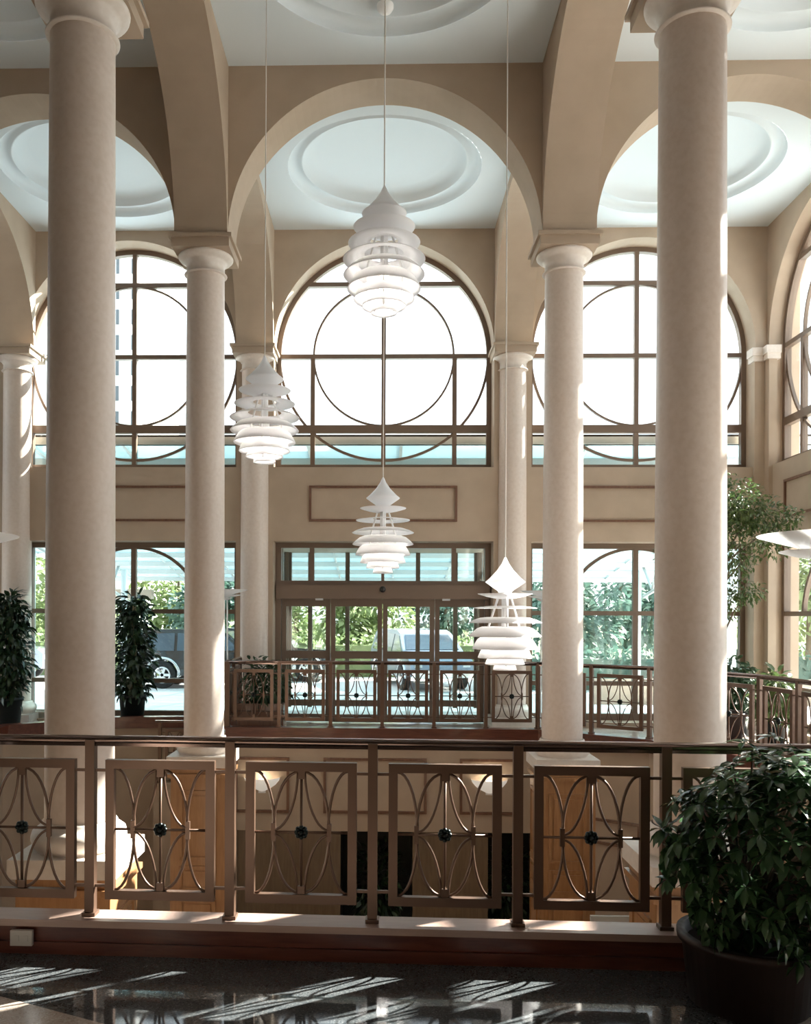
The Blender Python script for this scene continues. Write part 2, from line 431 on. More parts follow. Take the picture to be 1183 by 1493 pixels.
# lower wall under the far balcony: brown panelling with two dark niches
lw = sroot('wall_lower', 'brown panelled wall with dark niches under the far balcony')
for x0, x1 in ((-2.16, -0.57), (0.43, 1.47)):
    MB().box((x0, 12.03, -3.3), (x1, 12.15, -1.27)).build('wall_panel', 'panel_brown', lw)
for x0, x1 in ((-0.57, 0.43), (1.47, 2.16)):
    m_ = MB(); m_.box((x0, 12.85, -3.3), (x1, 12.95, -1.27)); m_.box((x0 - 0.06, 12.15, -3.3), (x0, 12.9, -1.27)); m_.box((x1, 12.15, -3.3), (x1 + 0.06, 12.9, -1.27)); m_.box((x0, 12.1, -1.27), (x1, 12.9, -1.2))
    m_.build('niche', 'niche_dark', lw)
# picture-rail trims on the lower wall, spandrels and right side
tn = 0
def rect_trim(fn, u0, u1, z0, z1, label, wd=0.035, th=0.03):
    global tn; tn += 1
    o = sroot('trim_%d' % tn, label)
    for (a, b) in (((u0, z0), (u1, z0)), ((u0, z1), (u1, z1)), ((u0, z0), (u0, z1)), ((u1, z0), (u1, z1))):
        horiz = abs(a[1] - b[1]) < 1e-6
        e = wd / 2 if horiz else -wd / 2
        m_ = MB()
        if horiz: pts = [(a[0] - e, a[1] - wd / 2), (b[0] + e, a[1] - wd / 2), (b[0] + e, a[1] + wd / 2), (a[0] - e, a[1] + wd / 2)]
        else: pts = [(a[0] - wd / 2, a[1] - e), (a[0] + wd / 2, a[1] - e), (a[0] + wd / 2, b[1] + e), (a[0] - wd / 2, b[1] + e)]
        m_.prism(pts, 0, th, fn).build('moulding', 'trim_wood', o)
fb = lambda u, y, z: (u, YB - y, z)
rect_trim(fb, -1.13, 1.13, 3.19, 3.71, 'thin brown rectangle moulding on the wall above the entrance doors')
rect_trim(fb, -5.15, -2.8, 3.19, 3.71, 'thin brown rectangle moulding on the wall below the left arched window')
rect_trim(fb, 2.8, 5.15, 3.19, 3.71, 'thin brown rectangle moulding on the wall below the right arched window')
fr = lambda u, y, z: (XR - y, u, z)
for c in (11.7, 7.7):
    rect_trim(fr, c - 1.13, c + 1.13, 3.19, 3.71, 'thin brown rectangle moulding on the right side wall, second bay from the corner' if c != 11.7 else 'thin brown rectangle moulding on the right side wall near the corner')
fw = lambda u, y, z: (u, 12.0 - y, z)
rect_trim(fw, -2.02, -1.30, -1.0, -0.27, 'brown rectangle moulding around the left lower wall lamp')
rect_trim(fw, -0.79, 0.60, -1.0, -0.27, 'wide brown rectangle moulding between the two lower wall lamps')
rect_trim(fw, 1.09, 1.85, -1.0, -0.27, 'brown rectangle moulding around the right lower wall lamp')
# sloping rail lines on the diagonal wall of the well (right)
dg = Vector((2.16 - 3.39, 12.0 - 11.10, 0)).normalized(); dn = Vector((-dg.y, dg.x, 0)) if Vector((-dg.y, dg.x, 0)).dot(Vector((-1, -1, 0))) > 0 else Vector((dg.y, -dg.x, 0))
def fdiag(u, y, z):
    p = Vector((3.39, 11.10, 0)) + dg * u + dn * y
    return (p.x, p.y, z)
rect_trim(fdiag, 0.12, 1.40, -1.25, -0.95, 'brown moulding along the slanted lower wall on the right')

# curbs round the well
def curb(pts, num, label, wd=0.17, cap='curb_wood'):
    o = sroot('trim_%d' % num, label)
    for (a, b) in zip(pts[:-1], pts[1:]):
        A, B = Vector((*a, 0)), Vector((*b, 0)); d = (B - A).normalized(); n = Vector((d.y, -d.x, 0))
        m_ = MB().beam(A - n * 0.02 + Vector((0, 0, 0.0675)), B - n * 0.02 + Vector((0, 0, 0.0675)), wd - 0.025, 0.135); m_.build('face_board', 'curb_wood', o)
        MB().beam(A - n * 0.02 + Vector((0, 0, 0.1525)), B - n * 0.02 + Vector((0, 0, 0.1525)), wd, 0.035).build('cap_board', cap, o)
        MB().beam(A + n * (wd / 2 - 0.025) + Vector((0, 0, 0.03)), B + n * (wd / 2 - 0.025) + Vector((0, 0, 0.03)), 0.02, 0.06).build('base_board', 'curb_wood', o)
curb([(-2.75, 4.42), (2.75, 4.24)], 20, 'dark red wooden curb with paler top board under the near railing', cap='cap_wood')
curb([(4.35, 6.2), (4.30, 8.6), (4.15, 9.65), (3.39, 11.10), (2.16, 12.0)], 21, 'brown wooden curb under the curved railing on the right')
curb([(2.16, 12.0), (-2.16, 12.0)], 22, 'brown wooden curb under the far balcony railing')
curb([(-2.16, 13.15), (-3.1, 13.2), (-4.1, 13.05), (-5.3, 12.0), (-5.3, 6.2)], 23, 'brown wooden curb edging the left gallery without a railing')
# fascia under the far balcony
struct(MB().box((-2.2, 11.955, -0.10), (2.2, 12.0, 0.03)).build('trim_24', 'curb_wood'), 'dark red wooden fascia below the far balcony')

# ------------------------------------------------------------------ windows
wcount = 0
def bar(name, fn, u0, u1, z0, z1, y0, y1, par):
    return MB().prism([(u0, z0), (u1, z0), (u1, z1), (u0, z1)], y0, y1, fn).build(name, 'frame_brown', par)
def arcbar(name, fn, c, r, wd, a0, a1, y0, y1, par, n=40):
    poly = [(c[0] + (r - wd) * math.cos(a0 + (a1 - a0) * i / n), c[1] + (r - wd) * math.sin(a0 + (a1 - a0) * i / n)) for i in range(n + 1)]
    out = [(c[0] + r * math.cos(a0 + (a1 - a0) * i / n), c[1] + r * math.sin(a0 + (a1 - a0) * i / n)) for i in range(n + 1)]
    m_ = MB(); vs = []
    for P in (poly, out):
        for y in (y0, y1): vs += [fn(u, y, z) for u, z in P]
    k = n + 1; fs = []
    for i in range(n):
        fs += [(i, i + 1, 2 * k + i + 1, 2 * k + i), (k + i, 3 * k + i, 3 * k + i + 1, k + i + 1), (i, k + i, k + i + 1, i + 1), (2 * k + i, 2 * k + i + 1, 3 * k + i + 1, 3 * k + i)]
    fs += [(0, 2 * k, 3 * k, k), (n, k + n, 3 * k + n, 2 * k + n)]
    m_.add(vs, fs); return m_.build(name, 'frame_brown', par)
def pane(fn, poly, par):
    MB().prism(poly, -0.004, 0.004, fn).build('pane', 'glass_clear', par)

def window_up(fn, c, label):
    """arched upper window: local u about c, y = 0 is the glass plane, negative towards the room"""
    global wcount; wcount += 1
    o = sroot('window_%d' % wcount, label); f = lambda u, y, z: fn(u + c, y, z)
    A = RA; w2 = 0.035
    arcbar('arch_frame', f, (0, ZS), A, 0.075, 0, PI, -0.05, 0.05, o)
    for s in (-1, 1): bar('jamb', f, min(s * A, s * (A - 0.075)), max(s * A, s * (A - 0.075)), 4.02, ZS, -0.05, 0.05, o)
    bar('sill_bar', f, -A + 0.075, A - 0.075, 4.02, 4.12, -0.05, 0.05, o)
    bar('transom_bar', f, -A + 0.075, A - 0.075, 4.63, 4.75, -0.05, 0.05, o)
    bar('transom_bar', f, -A + 0.075, A - 0.075, 5.81, 5.88, -0.045, 0.045, o)
    hw = math.sqrt((A - 0.07) ** 2 - (6.96 - ZS) ** 2)
    bar('transom_bar', f, -hw, hw, 6.96, 7.03, -0.045, 0.045, o)
    bar('mullion', f, -w2, w2, 4.12, ZS + A - 0.075, -0.04, 0.04, o)
    for u in (-1.13, 1.13): bar('mullion', f, u - w2, u + w2, 4.12, 5.81, -0.04, 0.04, o)
    arcbar('ring', f, (0, 5.86), 1.13, 0.03, 0, 2 * PI, -0.025, 0.025, o, 64)
    arcbar('lower_arc', f, (0, ZS), A - 0.03, 0.04, PI, 2 * PI, -0.025, 0.025, o, 40)
    g = 0.0
    xs = [-A + 0.07, -1.13, 0, 1.13, A - 0.07]
    for u0, u1 in zip(xs[:-1], xs[1:]):
        pane(f, [(u0, 4.1), (u1, 4.1), (u1, 4.66), (u0, 4.66)], o)
        pane(f, [(u0, 4.72), (u1, 4.72), (u1, 5.84), (u0, 5.84)], o)
    def arcz(u): return ZS + math.sqrt(max(0, (A - 0.05) ** 2 - u * u))
    for s in (-1, 1):
        P = [(0, 5.85), (s * (A - 0.06), 5.85)]
        a0 = math.asin((5.9 - ZS) / (A - 0.05)); a1 = math.asin((6.98 - ZS) / (A - 0.05))
        for i in range(9):
            a = a0 + (a1 - a0) * i / 8; P.append((s * (A - 0.05) * math.cos(a), ZS + (A - 0.05) * math.sin(a)))
        P.append((0, 6.98)); pane(f, P, o)
        P = [(0, 7.0)]
        a1 = math.asin((7.0 - ZS) / (A - 0.05))
        for i in range(9):
            a = a1 + (PI / 2 - a1) * i / 8; P.append((s * (A - 0.05) * math.cos(a), ZS + (A - 0.05) * math.sin(a)))
        pane(f, P, o)

def window_low(fn, c, label):
    global wcount; wcount += 1
    o = sroot('window_%d' % wcount, label); f = lambda u, y, z: fn(u + c, y, z)
    A = RA
    for s in (-1, 1): bar('jamb', f, min(s * A, s * (A - 0.08)), max(s * A, s * (A - 0.08)), 0.08, 2.87, -0.05, 0.05, o)
    bar('head_bar', f, -A + 0.08, A - 0.08, 2.79, 2.87, -0.05, 0.05, o)
    bar('sill_bar', f, -A + 0.08, A - 0.08, 0.08, 0.18, -0.05, 0.05, o)
    for z in (1.77, 0.66): bar('transom_bar', f, -A + 0.08, A - 0.08, z - 0.035, z + 0.035, -0.045, 0.045, o)
    bar('mullion', f, -0.04, 0.04, 0.18, 2.79, -0.04, 0.04, o)
    arcbar('half_ring', f, (0, 1.69), 1.13, 0.05, 0.05, PI - 0.05, -0.03, 0.03, o, 40)
    for u0, u1 in ((-A + 0.06, -0.02), (0.02, A - 0.06)):
        for z0, z1 in ((0.16, 0.64), (0.68, 1.75), (1.79, 2.81)):
            pane(f, [(u0, z0), (u1, z0), (u1, z1), (u0, z1)], o)

fB = lambda u, y, z: (u, YB + 0.40 + y, z)
for c, nm in ((-4.0, 'left'), (0.0, 'middle'), (4.0, 'right')):
    window_up(fB, c, {'left': 'large arched window with ring tracery, left bay of the entrance wall', 'middle': 'large arched window with ring tracery straight above the entrance doors', 'right': 'large arched window with ring tracery, right bay of the entrance wall'}[nm])
window_low(fB, -4.0, 'floor-height window behind the two bushy potted plants')
window_low(fB, 4.0, 'floor-height window right of the entrance doors')
fR = lambda u, y, z: (XR + 0.26 + y, u, z)
fL = lambda u, y, z: (XL - 0.40 - y, u, z)
window_low(fR, SB[2], 'added unseen lower window of the right side wall, third from the entrance corner')  # out of view, added to light near columns, plant and railing from the right
names = ['nearest the entrance corner', 'second from the entrance corner', 'third from the entrance corner', 'behind the viewer']
for i, c in enumerate(SB[:2]):
    window_up(fR, c, 'arched upper window of the right side wall, ' + names[i])
    window_low(fR, c, 'lower window of the right side wall, ' + names[i])
    if i == 0: window_up(fL, c, 'arched upper window of the left side bay, ' + names[i])
    if i == 0: window_low(fL, c, 'lower window of the left side bay, ' + names[i])

# corner pilaster on the right with moulded impost
pil = thing('corner_pilaster', 'flat tan corner pilaster with moulded cap beside the right arched windows', 'pilaster', (XR, YB, 0))
MB().box((-0.21, -0.06, 0.3), (-0.0, 0.06, 5.62)).build('shaft', 'plaster', pil)
m_ = MB(); m_.box((-0.06, -0.21, 0.3), (0.06, 0.0, 5.62)); m_.build('shaft', 'plaster', pil)
m_ = MB(); m_.box((-0.27, -0.12, 5.70), (0.08, 0.1, 5.82)); m_.box((-0.245, -0.095, 5.62), (0.08, 0.1, 5.70)); m_.build('cap', 'base_stone', pil)
m_ = MB(); m_.box((-0.12, -0.27, 5.70), (0.1, 0.08, 5.815)); m_.box((-0.095, -0.245, 5.62), (0.1, 0.08, 5.70)); m_.build('cap', 'base_stone', pil)
m_ = MB(); m_.box((-0.25, -0.10, 0.0), (0.05, 0.05, 0.3)); m_.box((-0.10, -0.25, 0.0), (0.05, 0.05, 0.299)); m_.build('plinth', 'base_stone', pil)

# ------------------------------------------------------------------ entrance doors
d1 = sroot('door_1', 'bronze-framed glass entrance doors with four leaves and a glazed transom')
bar('jamb', fB, -RA, -RA + 0.09, 0, 2.87, -0.07, 0.07, d1); bar('jamb', fB, RA - 0.09, RA, 0, 2.87, -0.07, 0.07, d1)
bar('head_bar', fB, -RA + 0.09, RA - 0.09, 2.79, 2.87, -0.07, 0.07, d1)
bar('transom_bar', fB, -RA + 0.09, RA - 0.09, 2.20, 2.27, -0.07, 0.07, d1)
for u in (-1.13, 1.13): bar('mullion', fB, u - 0.035, u + 0.035, 2.27, 2.79, -0.05, 0.05, d1)
bar('mullion', fB, -0.025, 0.025, 2.27, 2.40, -0.05, 0.05, d1)
for a, b in ((-1.62, -1.095), (-1.095, 1.095), (1.095, 1.62)): pane(fB, [(a, 2.26), (b, 2.26), (b, 2.80), (a, 2.80)], d1)
bar('header_box', fB, -RA + 0.03, RA - 0.03, 1.98, 2.20, -0.20, 0.07, d1)
sn = MB(); sn.ellipsoid((0.0, YB + 0.19, 2.13), (0.05, 0.04, 0.05)); sn.build('sensor', 'black_plastic', d1)
for u in (-1.0, 1.0): MB().box((u - 0.06, YB + 0.19, 1.955), (u + 0.06, YB + 0.26, 1.985)).build('light_strip', 'lamp_white', d1)
bounds = [-1.62, -0.83, 0.0, 0.83, 1.62]
for i in range(4):
    u0, u1 = bounds[i] + 0.005, bounds[i + 1] - 0.005
    yo = -0.03 if i in (1, 2) else 0.03
    fD = lambda u, y, z, yo=yo: (u, YB + 0.40 + yo + y, z)
    leaf = bar('door_leaf', fD, u0, u0 + 0.075, 0.02, 1.98, -0.025, 0.025, d1)
    for nm, a, b, z0, z1 in (('stile', u1 - 0.075, u1, 0.02, 1.98), ('top_rail', u0 + 0.075, u1 - 0.075, 1.86, 1.98), ('middle_rail', u0 + 0.075, u1 - 0.075, 1.03, 1.15),
                             ('kick_rail', u0 + 0.075, u1 - 0.075, 0.27, 0.37), ('bottom_rail', u0 + 0.075, u1 - 0.075, 0.02, 0.14)):
        bar(nm, fD, a, b, z0, z1, -0.025, 0.025, leaf)
    for z0, z1 in ((1.14, 1.87), (0.36, 1.04), (0.13, 0.28)):
        pane(fD, [(u0 + 0.07, z0), (u1 - 0.07, z0), (u1 - 0.07, z1), (u0 + 0.07, z1)], leaf)
# vestibule behind the doors
vt = thing('vestibule', 'glazed entrance vestibule with a second set of doors outside', 'vestibule', (0, 0, 0))
YV = 16.3
MB().box((-1.95, YB + 0.52, 2.90), (1.95, YV + 0.1, 3.02)).build('roof', 'beige_render', vt)
fV = lambda u, y, z: (u, YV + y, z)
for u in (-1.75, -1.36, -0.66, 0.66, 1.36, 1.75): bar('post', fV, u - 0.04, u + 0.04, 0, 2.9, -0.05, 0.05, vt)
for z in (2.18, 1.98): bar('rail', fV, -1.75, 1.75, z - 0.04, z + 0.04, -0.05, 0.05, vt)
for a, b in ((-1.75, -1.36), (-1.36, -0.66), (0.66, 1.36), (1.36, 1.75)): pane(fV, [(a, 0.02), (b, 0.02), (b, 1.94), (a, 1.94)], vt)
for a, b in ((-1.75, -0.66), (-0.66, 0.66), (0.66, 1.75)): pane(fV, [(a, 2.22), (b, 2.22), (b, 2.9), (a, 2.9)], vt)
for s in (-1, 1):
    fs_ = lambda u, y, z, s=s: (s * 1.8 + y, u, z)
    for u in (14.4, 15.3, 16.2): bar('post', fs_, u - 0.04, u + 0.04, 0, 2.9, -0.04, 0.04, vt)
    for a, b in ((14.0, 15.3), (15.3, 16.25)): pane(fs_, [(a, 0.02), (b, 0.02), (b, 2.9), (a, 2.9)], vt)

# ------------------------------------------------------------------ columns
SHAFT = [(0.222, 0.36), (0.222, 1.8), (0.216, 3.5), (0.208, 5.02)]
BASE = [(0.235, 0.36), (0.245, 0.345), (0.25, 0.325), (0.265, 0.318), (0.295, 0.295), (0.305, 0.262), (0.305, 0.24), (0.295, 0.20), (0.27, 0.18), (0.27, 0.17)]
CAP = [(0.208, 5.02), (0.232, 5.03), (0.238, 5.05), (0.232, 5.07), (0.210, 5.08), (0.210, 5.34), (0.225, 5.36), (0.225, 5.40), (0.25, 5.44), (0.285, 5.48), (0.302, 5.525), (0.305, 5.56), (0.295, 5.60)]
me_shaft = MB().lathe(SHAFT, 48, cap=False).mesh('shaft', 'stone')
me_base = MB().lathe(BASE, 48, cap=False).mesh('base', 'base_stone')
CAP2 = [(r, z + (0.0)) for r, z in CAP]
def capz(z): return 5.50 + (z - 5.02) * 0.38
me_cap = MB().lathe([(r, capz(z)) for r, z in CAP], 48, cap=False).mesh('capital', 'base_stone')
me_shaft = MB().lathe([(0.222, 0.36), (0.222, 1.8), (0.216, 3.5), (0.208, capz(5.02))], 48, cap=False).mesh('shaft', 'stone')
m_ = MB(); m_.box((-0.315, -0.315, capz(5.60)), (0.315, 0.315, ZS - 0.035)); m_.box((-0.345, -0.345, ZS - 0.035), (0.345, 0.345, ZS + 0.005))
me_abacus = m_.mesh('abacus', 'plaster')
me_plinth = MB().box((-0.34, -0.34, 0.05), (0.34, 0.34, 0.17)).mesh('plinth', 'base_stone')
def pedestal_meshes():
    b = MB(); b.box((-0.30, -0.30, -3.3), (0.30, 0.30, 0.05)); b.box((-0.33, -0.33, -0.06), (0.33, 0.33, -0.02)); b.box((-0.33, -0.33, -3.3), (0.33, 0.33, -3.1))
    return b.mesh('pedestal', 'honey_wood')
me_ped = pedestal_meshes()
def panel_mesh(z0, z1):
    m_ = MB()
    for a, b in (((-0.2, z0), (0.2, z0 + 0.03)), ((-0.2, z1 - 0.03), (0.2, z1)), ((-0.2, z0), (-0.17, z1)), ((0.17, z0), (0.2, z1))):
        m_.prism([a, (b[0], a[1]), b, (a[0], b[1])], -0.316, -0.295)
    m_.prism([(-0.145, z0 + 0.055), (0.145, z0 + 0.055), (0.145, z1 - 0.055), (-0.145, z1 - 0.055)], -0.310, -0.295)
    return m_.mesh('raised_panel', 'honey_wood')
me_panels = [panel_mesh(-0.95, -0.2), panel_mesh(-1.28, -1.02), panel_mesh(-2.2, -1.38), panel_mesh(-3.05, -2.28)]
def column(x, y, label, ped=True, group=None, plinth_z=0.0, half=False):
    o = thing('column', label, 'column', (x, y, 0), group=group)
    link('shaft', me_shaft, o); link('capital', me_cap, o); link('base', me_base, o); link('plinth', me_plinth, o); link('abacus', me_abacus, o)
    if ped:
        p = link('pedestal', me_ped, o); p['label'] = 'honey-coloured panelled wood pedestal'
        for k in range(4):
            for me in me_panels: link('raised_panel', me, p, rot=(0, 0, k * PI / 2))
    else:
        link('footing', MB().box((-0.36, -0.36, 0.0), (0.36, 0.36, 0.05)).mesh('footing', 'base_stone'), o)
    return o
column(-2.0, 5.7, 'large round stone column nearest the viewer, left, on a wooden pedestal')
column(2.0, 5.7, 'large round stone column nearest the viewer, right, behind the leafy plant')
column(-2.0, 9.7, 'round stone column of the middle row, left of the hanging lamps')
column(2.0, 9.7, 'round stone column of the middle row, right of the hanging lamps')
column(-2.0, 13.5, 'engaged stone column just left of the entrance doors', ped=False)
column(2.0, 13.5, 'engaged stone column just right of the entrance doors', ped=False)
column(-5.75, 13.5, 'engaged stone column at the far left corner of the entrance wall', ped=False)
column(-5.75, 9.7, 'stone column on the outer left line outside the picture, middle row', ped=False)
column(-5.75, 5.7, 'stone column on the outer left line outside the picture, near row', ped=False)
for x, s in ((-5.75, 'outer left'), (-2.0, 'left'), (2.0, 'right')): column(x, 1.7, 'stone column beside the viewer on the %s line' % s, ped=False)

# ------------------------------------------------------------------ railings
ZR0, ZR1, ZP0, ZP1 = 0.17, 1.075, 0.255, 0.965
def panel_parts(W):
    """frame, bar work and rosette of one panel of width W, centred on x=0, in the plane y=0"""
    fr_ = MB(); h = W / 2; t = 0.045; d = 0.018
    for a, b in (((-h, ZP1 - t), (h, ZP1)), ((-h, ZP0), (h, ZP0 + t)), ((-h, ZP0 + t), (-h + t, ZP1 - t)), ((h - t, ZP0 + t), (h, ZP1 - t))):
        fr_.prism([a, (b[0], a[1]), b, (a[0], b[1])], -d, d)
    br = MB(); iw = h - t; z0, z1 = ZP0 + t, ZP1 - t; zm = (z0 + z1) / 2; hh = (z1 - z0) / 2; r = 0.0075; n = 18
    br.tube([(0, 0, z0), (0, 0, z1)], r, 6); br.tube([(-iw, 0, zm), (iw, 0, zm)], r, 6)
    rx = iw * 0.60; sx = iw - rx + 0.006
    br.tube([(rx * math.copysign(abs(math.cos(2 * PI * i / 36)) ** 0.86, math.cos(2 * PI * i / 36)), 0.002, zm + (hh - 0.004) * math.sin(2 * PI * i / 36)) for i in range(36)], r, 6, True)
    for s in (-1, 1):
        br.tube([(s * (iw - sx * math.cos(-PI / 2 + PI * i / n)), 0.003, zm + hh * math.sin(-PI / 2 + PI * i / n)) for i in range(n + 1)], r, 6)
        for v in (-1, 1):      # inner tulip curves from the top and bottom centre to the sides
            br.tube([(s * (0.018 + (rx - 0.02) * (1 - math.cos(PI / 2 * i / 10)) ** 0.9), -0.003, zm + v * (0.012 + (hh - 0.02) * (1 - math.sin(PI / 2 * i / 10)))) for i in range(11)], r * 0.9, 6)
        br.box((s * rx - 0.011, -0.009, zm - 0.045), (s * rx + 0.011, 0.009, zm + 0.045))
        br.box((-0.018, -0.009, zm + s * (hh - 0.02) - 0.02), (0.018, 0.009, zm + s * (hh - 0.02) + 0.02))
    ro = MB()
    for k in range(8):
        a = 2 * PI * k / 8
        ro.ellipsoid((0.024 * math.cos(a), 0, zm + 0.024 * math.sin(a)), (0.014, 0.016, 0.014), 6, 4)
    ro.ellipsoid((0, 0, zm), (0.014, 0.028, 0.014), 8, 6)
    for s in (-1, 1):
        for z in (ZP0 + 0.065, ZP1 - 0.055):
            fr_.beam((s * (h - 0.01), 0, z), (s * (h + 0.056), 0, z), 0.014, 0.014)
    return [m.mesh(nm, mt) for m, nm, mt in ((fr_, 'panel', 'bronze_rail'), (br, 'bars', 'bronze_rail'), (ro, 'rosette', 'rosette_dark'))]
me_post = MB(); me_post.box((-0.024, -0.024, ZR0), (0.024, 0.024, ZR1 - 0.01)); me_post.box((-0.034, -0.034, ZR0), (0.034, 0.034, ZR0 + 0.018)); me_post = me_post.mesh('post', 'bronze_rail')
PCACHE = {}
def railing(posts, label, ext0=0.0, ext1=0.0):
    o = thing('railing', label, 'railing', (posts[0][0], posts[0][1], 0)); bx, by = posts[0]
    L = [Vector((x - bx, y - by, 0)) for x, y in posts]
    for p, (q, nx) in zip(L, zip([L[0]] + L[:-1], L[1:] + [L[-1]])):
        dd = nx - q
        link('post', me_post, o, p, (0, 0, math.atan2(dd.y, dd.x)))
    for a, b in zip(L[:-1], L[1:]):
        d = b - a; ang = math.atan2(d.y, d.x); W = round(d.length - 0.16, 3)
        if W not in PCACHE: PCACHE[W] = panel_parts(W)
        pa, ba, ro = PCACHE[W]; mid = (a + b) / 2
        p = link('panel', pa, o, mid, (0, 0, ang)); link('bars', ba, p); link('rosette', ro, p)
    d0 = (L[0] - L[1]).normalized() * ext0; d1 = (L[-1] - L[-2]).normalized() * ext1
    pts = [L[0] + d0] + L[1:-1] + [L[-1] + d1]
    m_ = MB()
    m_.tube([a + Vector((0, 0, ZR1 - 0.008)) for a in pts], 0.021, 14)
    for a, b in zip(pts[:-1], pts[1:]):
        m_.beam(a + Vector((0, 0, ZR1 - 0.032)), b + Vector((0, 0, ZR1 - 0.032)), 0.034, 0.016)
    m_.build('handrail', 'rail_top', o)
    return o
PX = [(133 - 559) / 290, (338 - 559) / 290, (547 - 559) / 290, (758 - 559) / 290, (970 - 559) / 290]
step = (PX[-1] - PX[0]) / 4
near = [(-0.045 + step * k, 4.36 - 0.033 * (step * k)) for k in range(-4, 5)]
railing(near, 'bronze railing with oval panels across the foreground', 0.1, 0.1)
fstep = 0.728
railing([(-2.14 + i * (4.28 / 6), 12.0) for i in range(7)], 'bronze railing with oval panels in front of the entrance doors')
railing([(2.14, 12.0), (2.765, 11.545), (3.39, 11.10), (3.765, 10.38), (4.15, 9.65), (4.24, 8.95), (4.30, 8.25), (4.315, 7.55), (4.33, 6.85), (4.345, 6.15)], 'bronze railing with oval panels curving along the right gallery')
railing([(-2.16, 12.0), (-2.16, 12.58), (-2.16, 13.15)], 'short bronze railing returning to the wall left of the balcony')
# stair railing dropping away on the left
sr = thing('stair_railing', 'piece of bronze stair railing descending below the left gallery', 'railing', (-2.95, 12.75, -0.93))
link('post', me_post, sr, (-0.33, 0, 0)); link('post', me_post, sr, (0.33, 0, 0))
P_ = panel_parts(0.5)
pp = link('panel', P_[0], sr); link('bars', P_[1], pp); link('rosette', P_[2], pp)
MB().beam((-0.4, 0, 1.07), (0.4, 0, 1.07), 0.05, 0.03).build('handrail', 'rail_top', sr)
MB().box((-0.4, -0.1, -2.37), (0.4, 0.1, 0.17)).build('base_wall', 'plaster', sr)

# ------------------------------------------------------------------ pendant lamps
def shade(prof):
    """thin shell from an outline (r, z): outline out, then back 4 mm inside"""
    inn = [(max(0.0005, r - 0.003), z - 0.004) for r, z in prof]
    return MB().lathe(prof + inn[::-1] + [prof[0]], 48, cap=False)
PEND = {
    'finial_cone': MB().lathe([(0.001, 0.0), (0.012, -0.02), (0.03, -0.06), (0.07, -0.12), (0.13, -0.185), (0.168, -0.217), (0.165, -0.223), (0.11, -0.262), (0.062, -0.296), (0.055, -0.31), (0.001, -0.312)], 48, cap=False),
    'd1': shade([(0.232, -0.318), (0.16, -0.340), (0.085, -0.356), (0.055, -0.358), (0.055, -0.305)]),
    'd2': shade([(0.271, -0.438), (0.22, -0.430), (0.15, -0.424), (0.105, -0.422)]),
    'd3': shade([(0.310, -0.563), (0.27, -0.542), (0.21, -0.522), (0.150, -0.516)]),
    'd4': shade([(0.306, -0.678), (0.275, -0.645), (0.235, -0.612), (0.195, -0.597)]),
    'd5': shade([(0.277, -0.783), (0.258, -0.745), (0.235, -0.708), (0.205, -0.685)]),
    'd6': shade([(0.229, -0.860), (0.218, -0.83), (0.205, -0.80), (0.185, -0.782)]),
    'd7': shade([(0.167, -0.914), (0.160, -0.892), (0.150, -0.872), (0.14, -0.86)]),
    'd8': shade([(0.10, -0.962), (0.096, -0.945), (0.088, -0.925), (0.08, -0.914)]),
}
PME = {k: m.mesh('shade' if k != 'finial_cone' else k, 'lamp_white') for k, m in PEND.items()}
rod = MB()
for k in range(3):
    a = 2 * PI * k / 3 + 0.5
    rod.tube([(r * math.cos(a), r * math.sin(a), z) for r, z in ((0.05, -0.31), (0.085, -0.41), (0.125, -0.52), (0.155, -0.61), (0.15, -0.72), (0.14, -0.80), (0.11, -0.87), (0.08, -0.93))], 0.0095, 6)
me_rod = rod.mesh('rods', 'lamp_rod')
st_ = MB(); st_.lathe([(0.03, -0.31), (0.03, -0.60), (0.045, -0.61), (0.045, -0.68), (0.001, -0.68)], 20, cap=False)
me_sock = st_.mesh('socket', 'lamp_rod')
me_bulb = MB().ellipsoid((0, 0, -0.74), (0.05, 0.05, 0.065)).mesh('bulb', 'bulb_glow')
me_can = MB().lathe([(0.085, 0.0), (0.083, -0.03), (0.065, -0.06), (0.035, -0.078), (0.008, -0.085)], 28, cap=False).mesh('ceiling_cup', 'lamp_rod')
def pendant(x, y, ztip, label):
    o = thing('pendant_lamp', label, 'pendant lamp', (x, y, ztip), group='white tiered pendant lamps over the stairwell')
    for k, me in PME.items(): link(me.name.split('.')[0], me, o)
    link('rods', me_rod, o); link('socket', me_sock, o); link('bulb', me_bulb, o)
    zc = ZC + 0.10 - ztip
    MB().tube([(0, 0, -0.01), (0, 0, zc - 0.05)], 0.0055, 6).build('cord', 'cord_white', o)
    link('ceiling_cup', me_can, o, (0, 0, zc))
    lt = bpy.data.lights.new('bulb_light', 'POINT'); lt.energy = 1.0; lt.color = (1, 0.94, 0.86); lt.shadow_soft_size = 0.05
    lo = bpy.data.objects.new('bulb_light', lt); COL.objects.link(lo); lo.parent = o; lo.location = (0, 0, -0.84)
def zat(ypx, Y): return 1.70 + (899.5 - ypx) * Y / FPX
pendant(0.0, 6.52, zat(270, 6.52), 'highest white tiered pendant lamp, hanging in front of the middle arched window')
pendant(-1.06, 7.72, zat(517, 7.72), 'white tiered pendant lamp hanging left, beside the left middle column')
pendant(1.04, 7.40, zat(811, 7.40), 'lowest white tiered pendant lamp, hanging right, in front of the doors')
pendant(0.0, 8.68, zat(695, 8.68), 'white tiered pendant lamp hanging in front of the glazed transom of the doors')

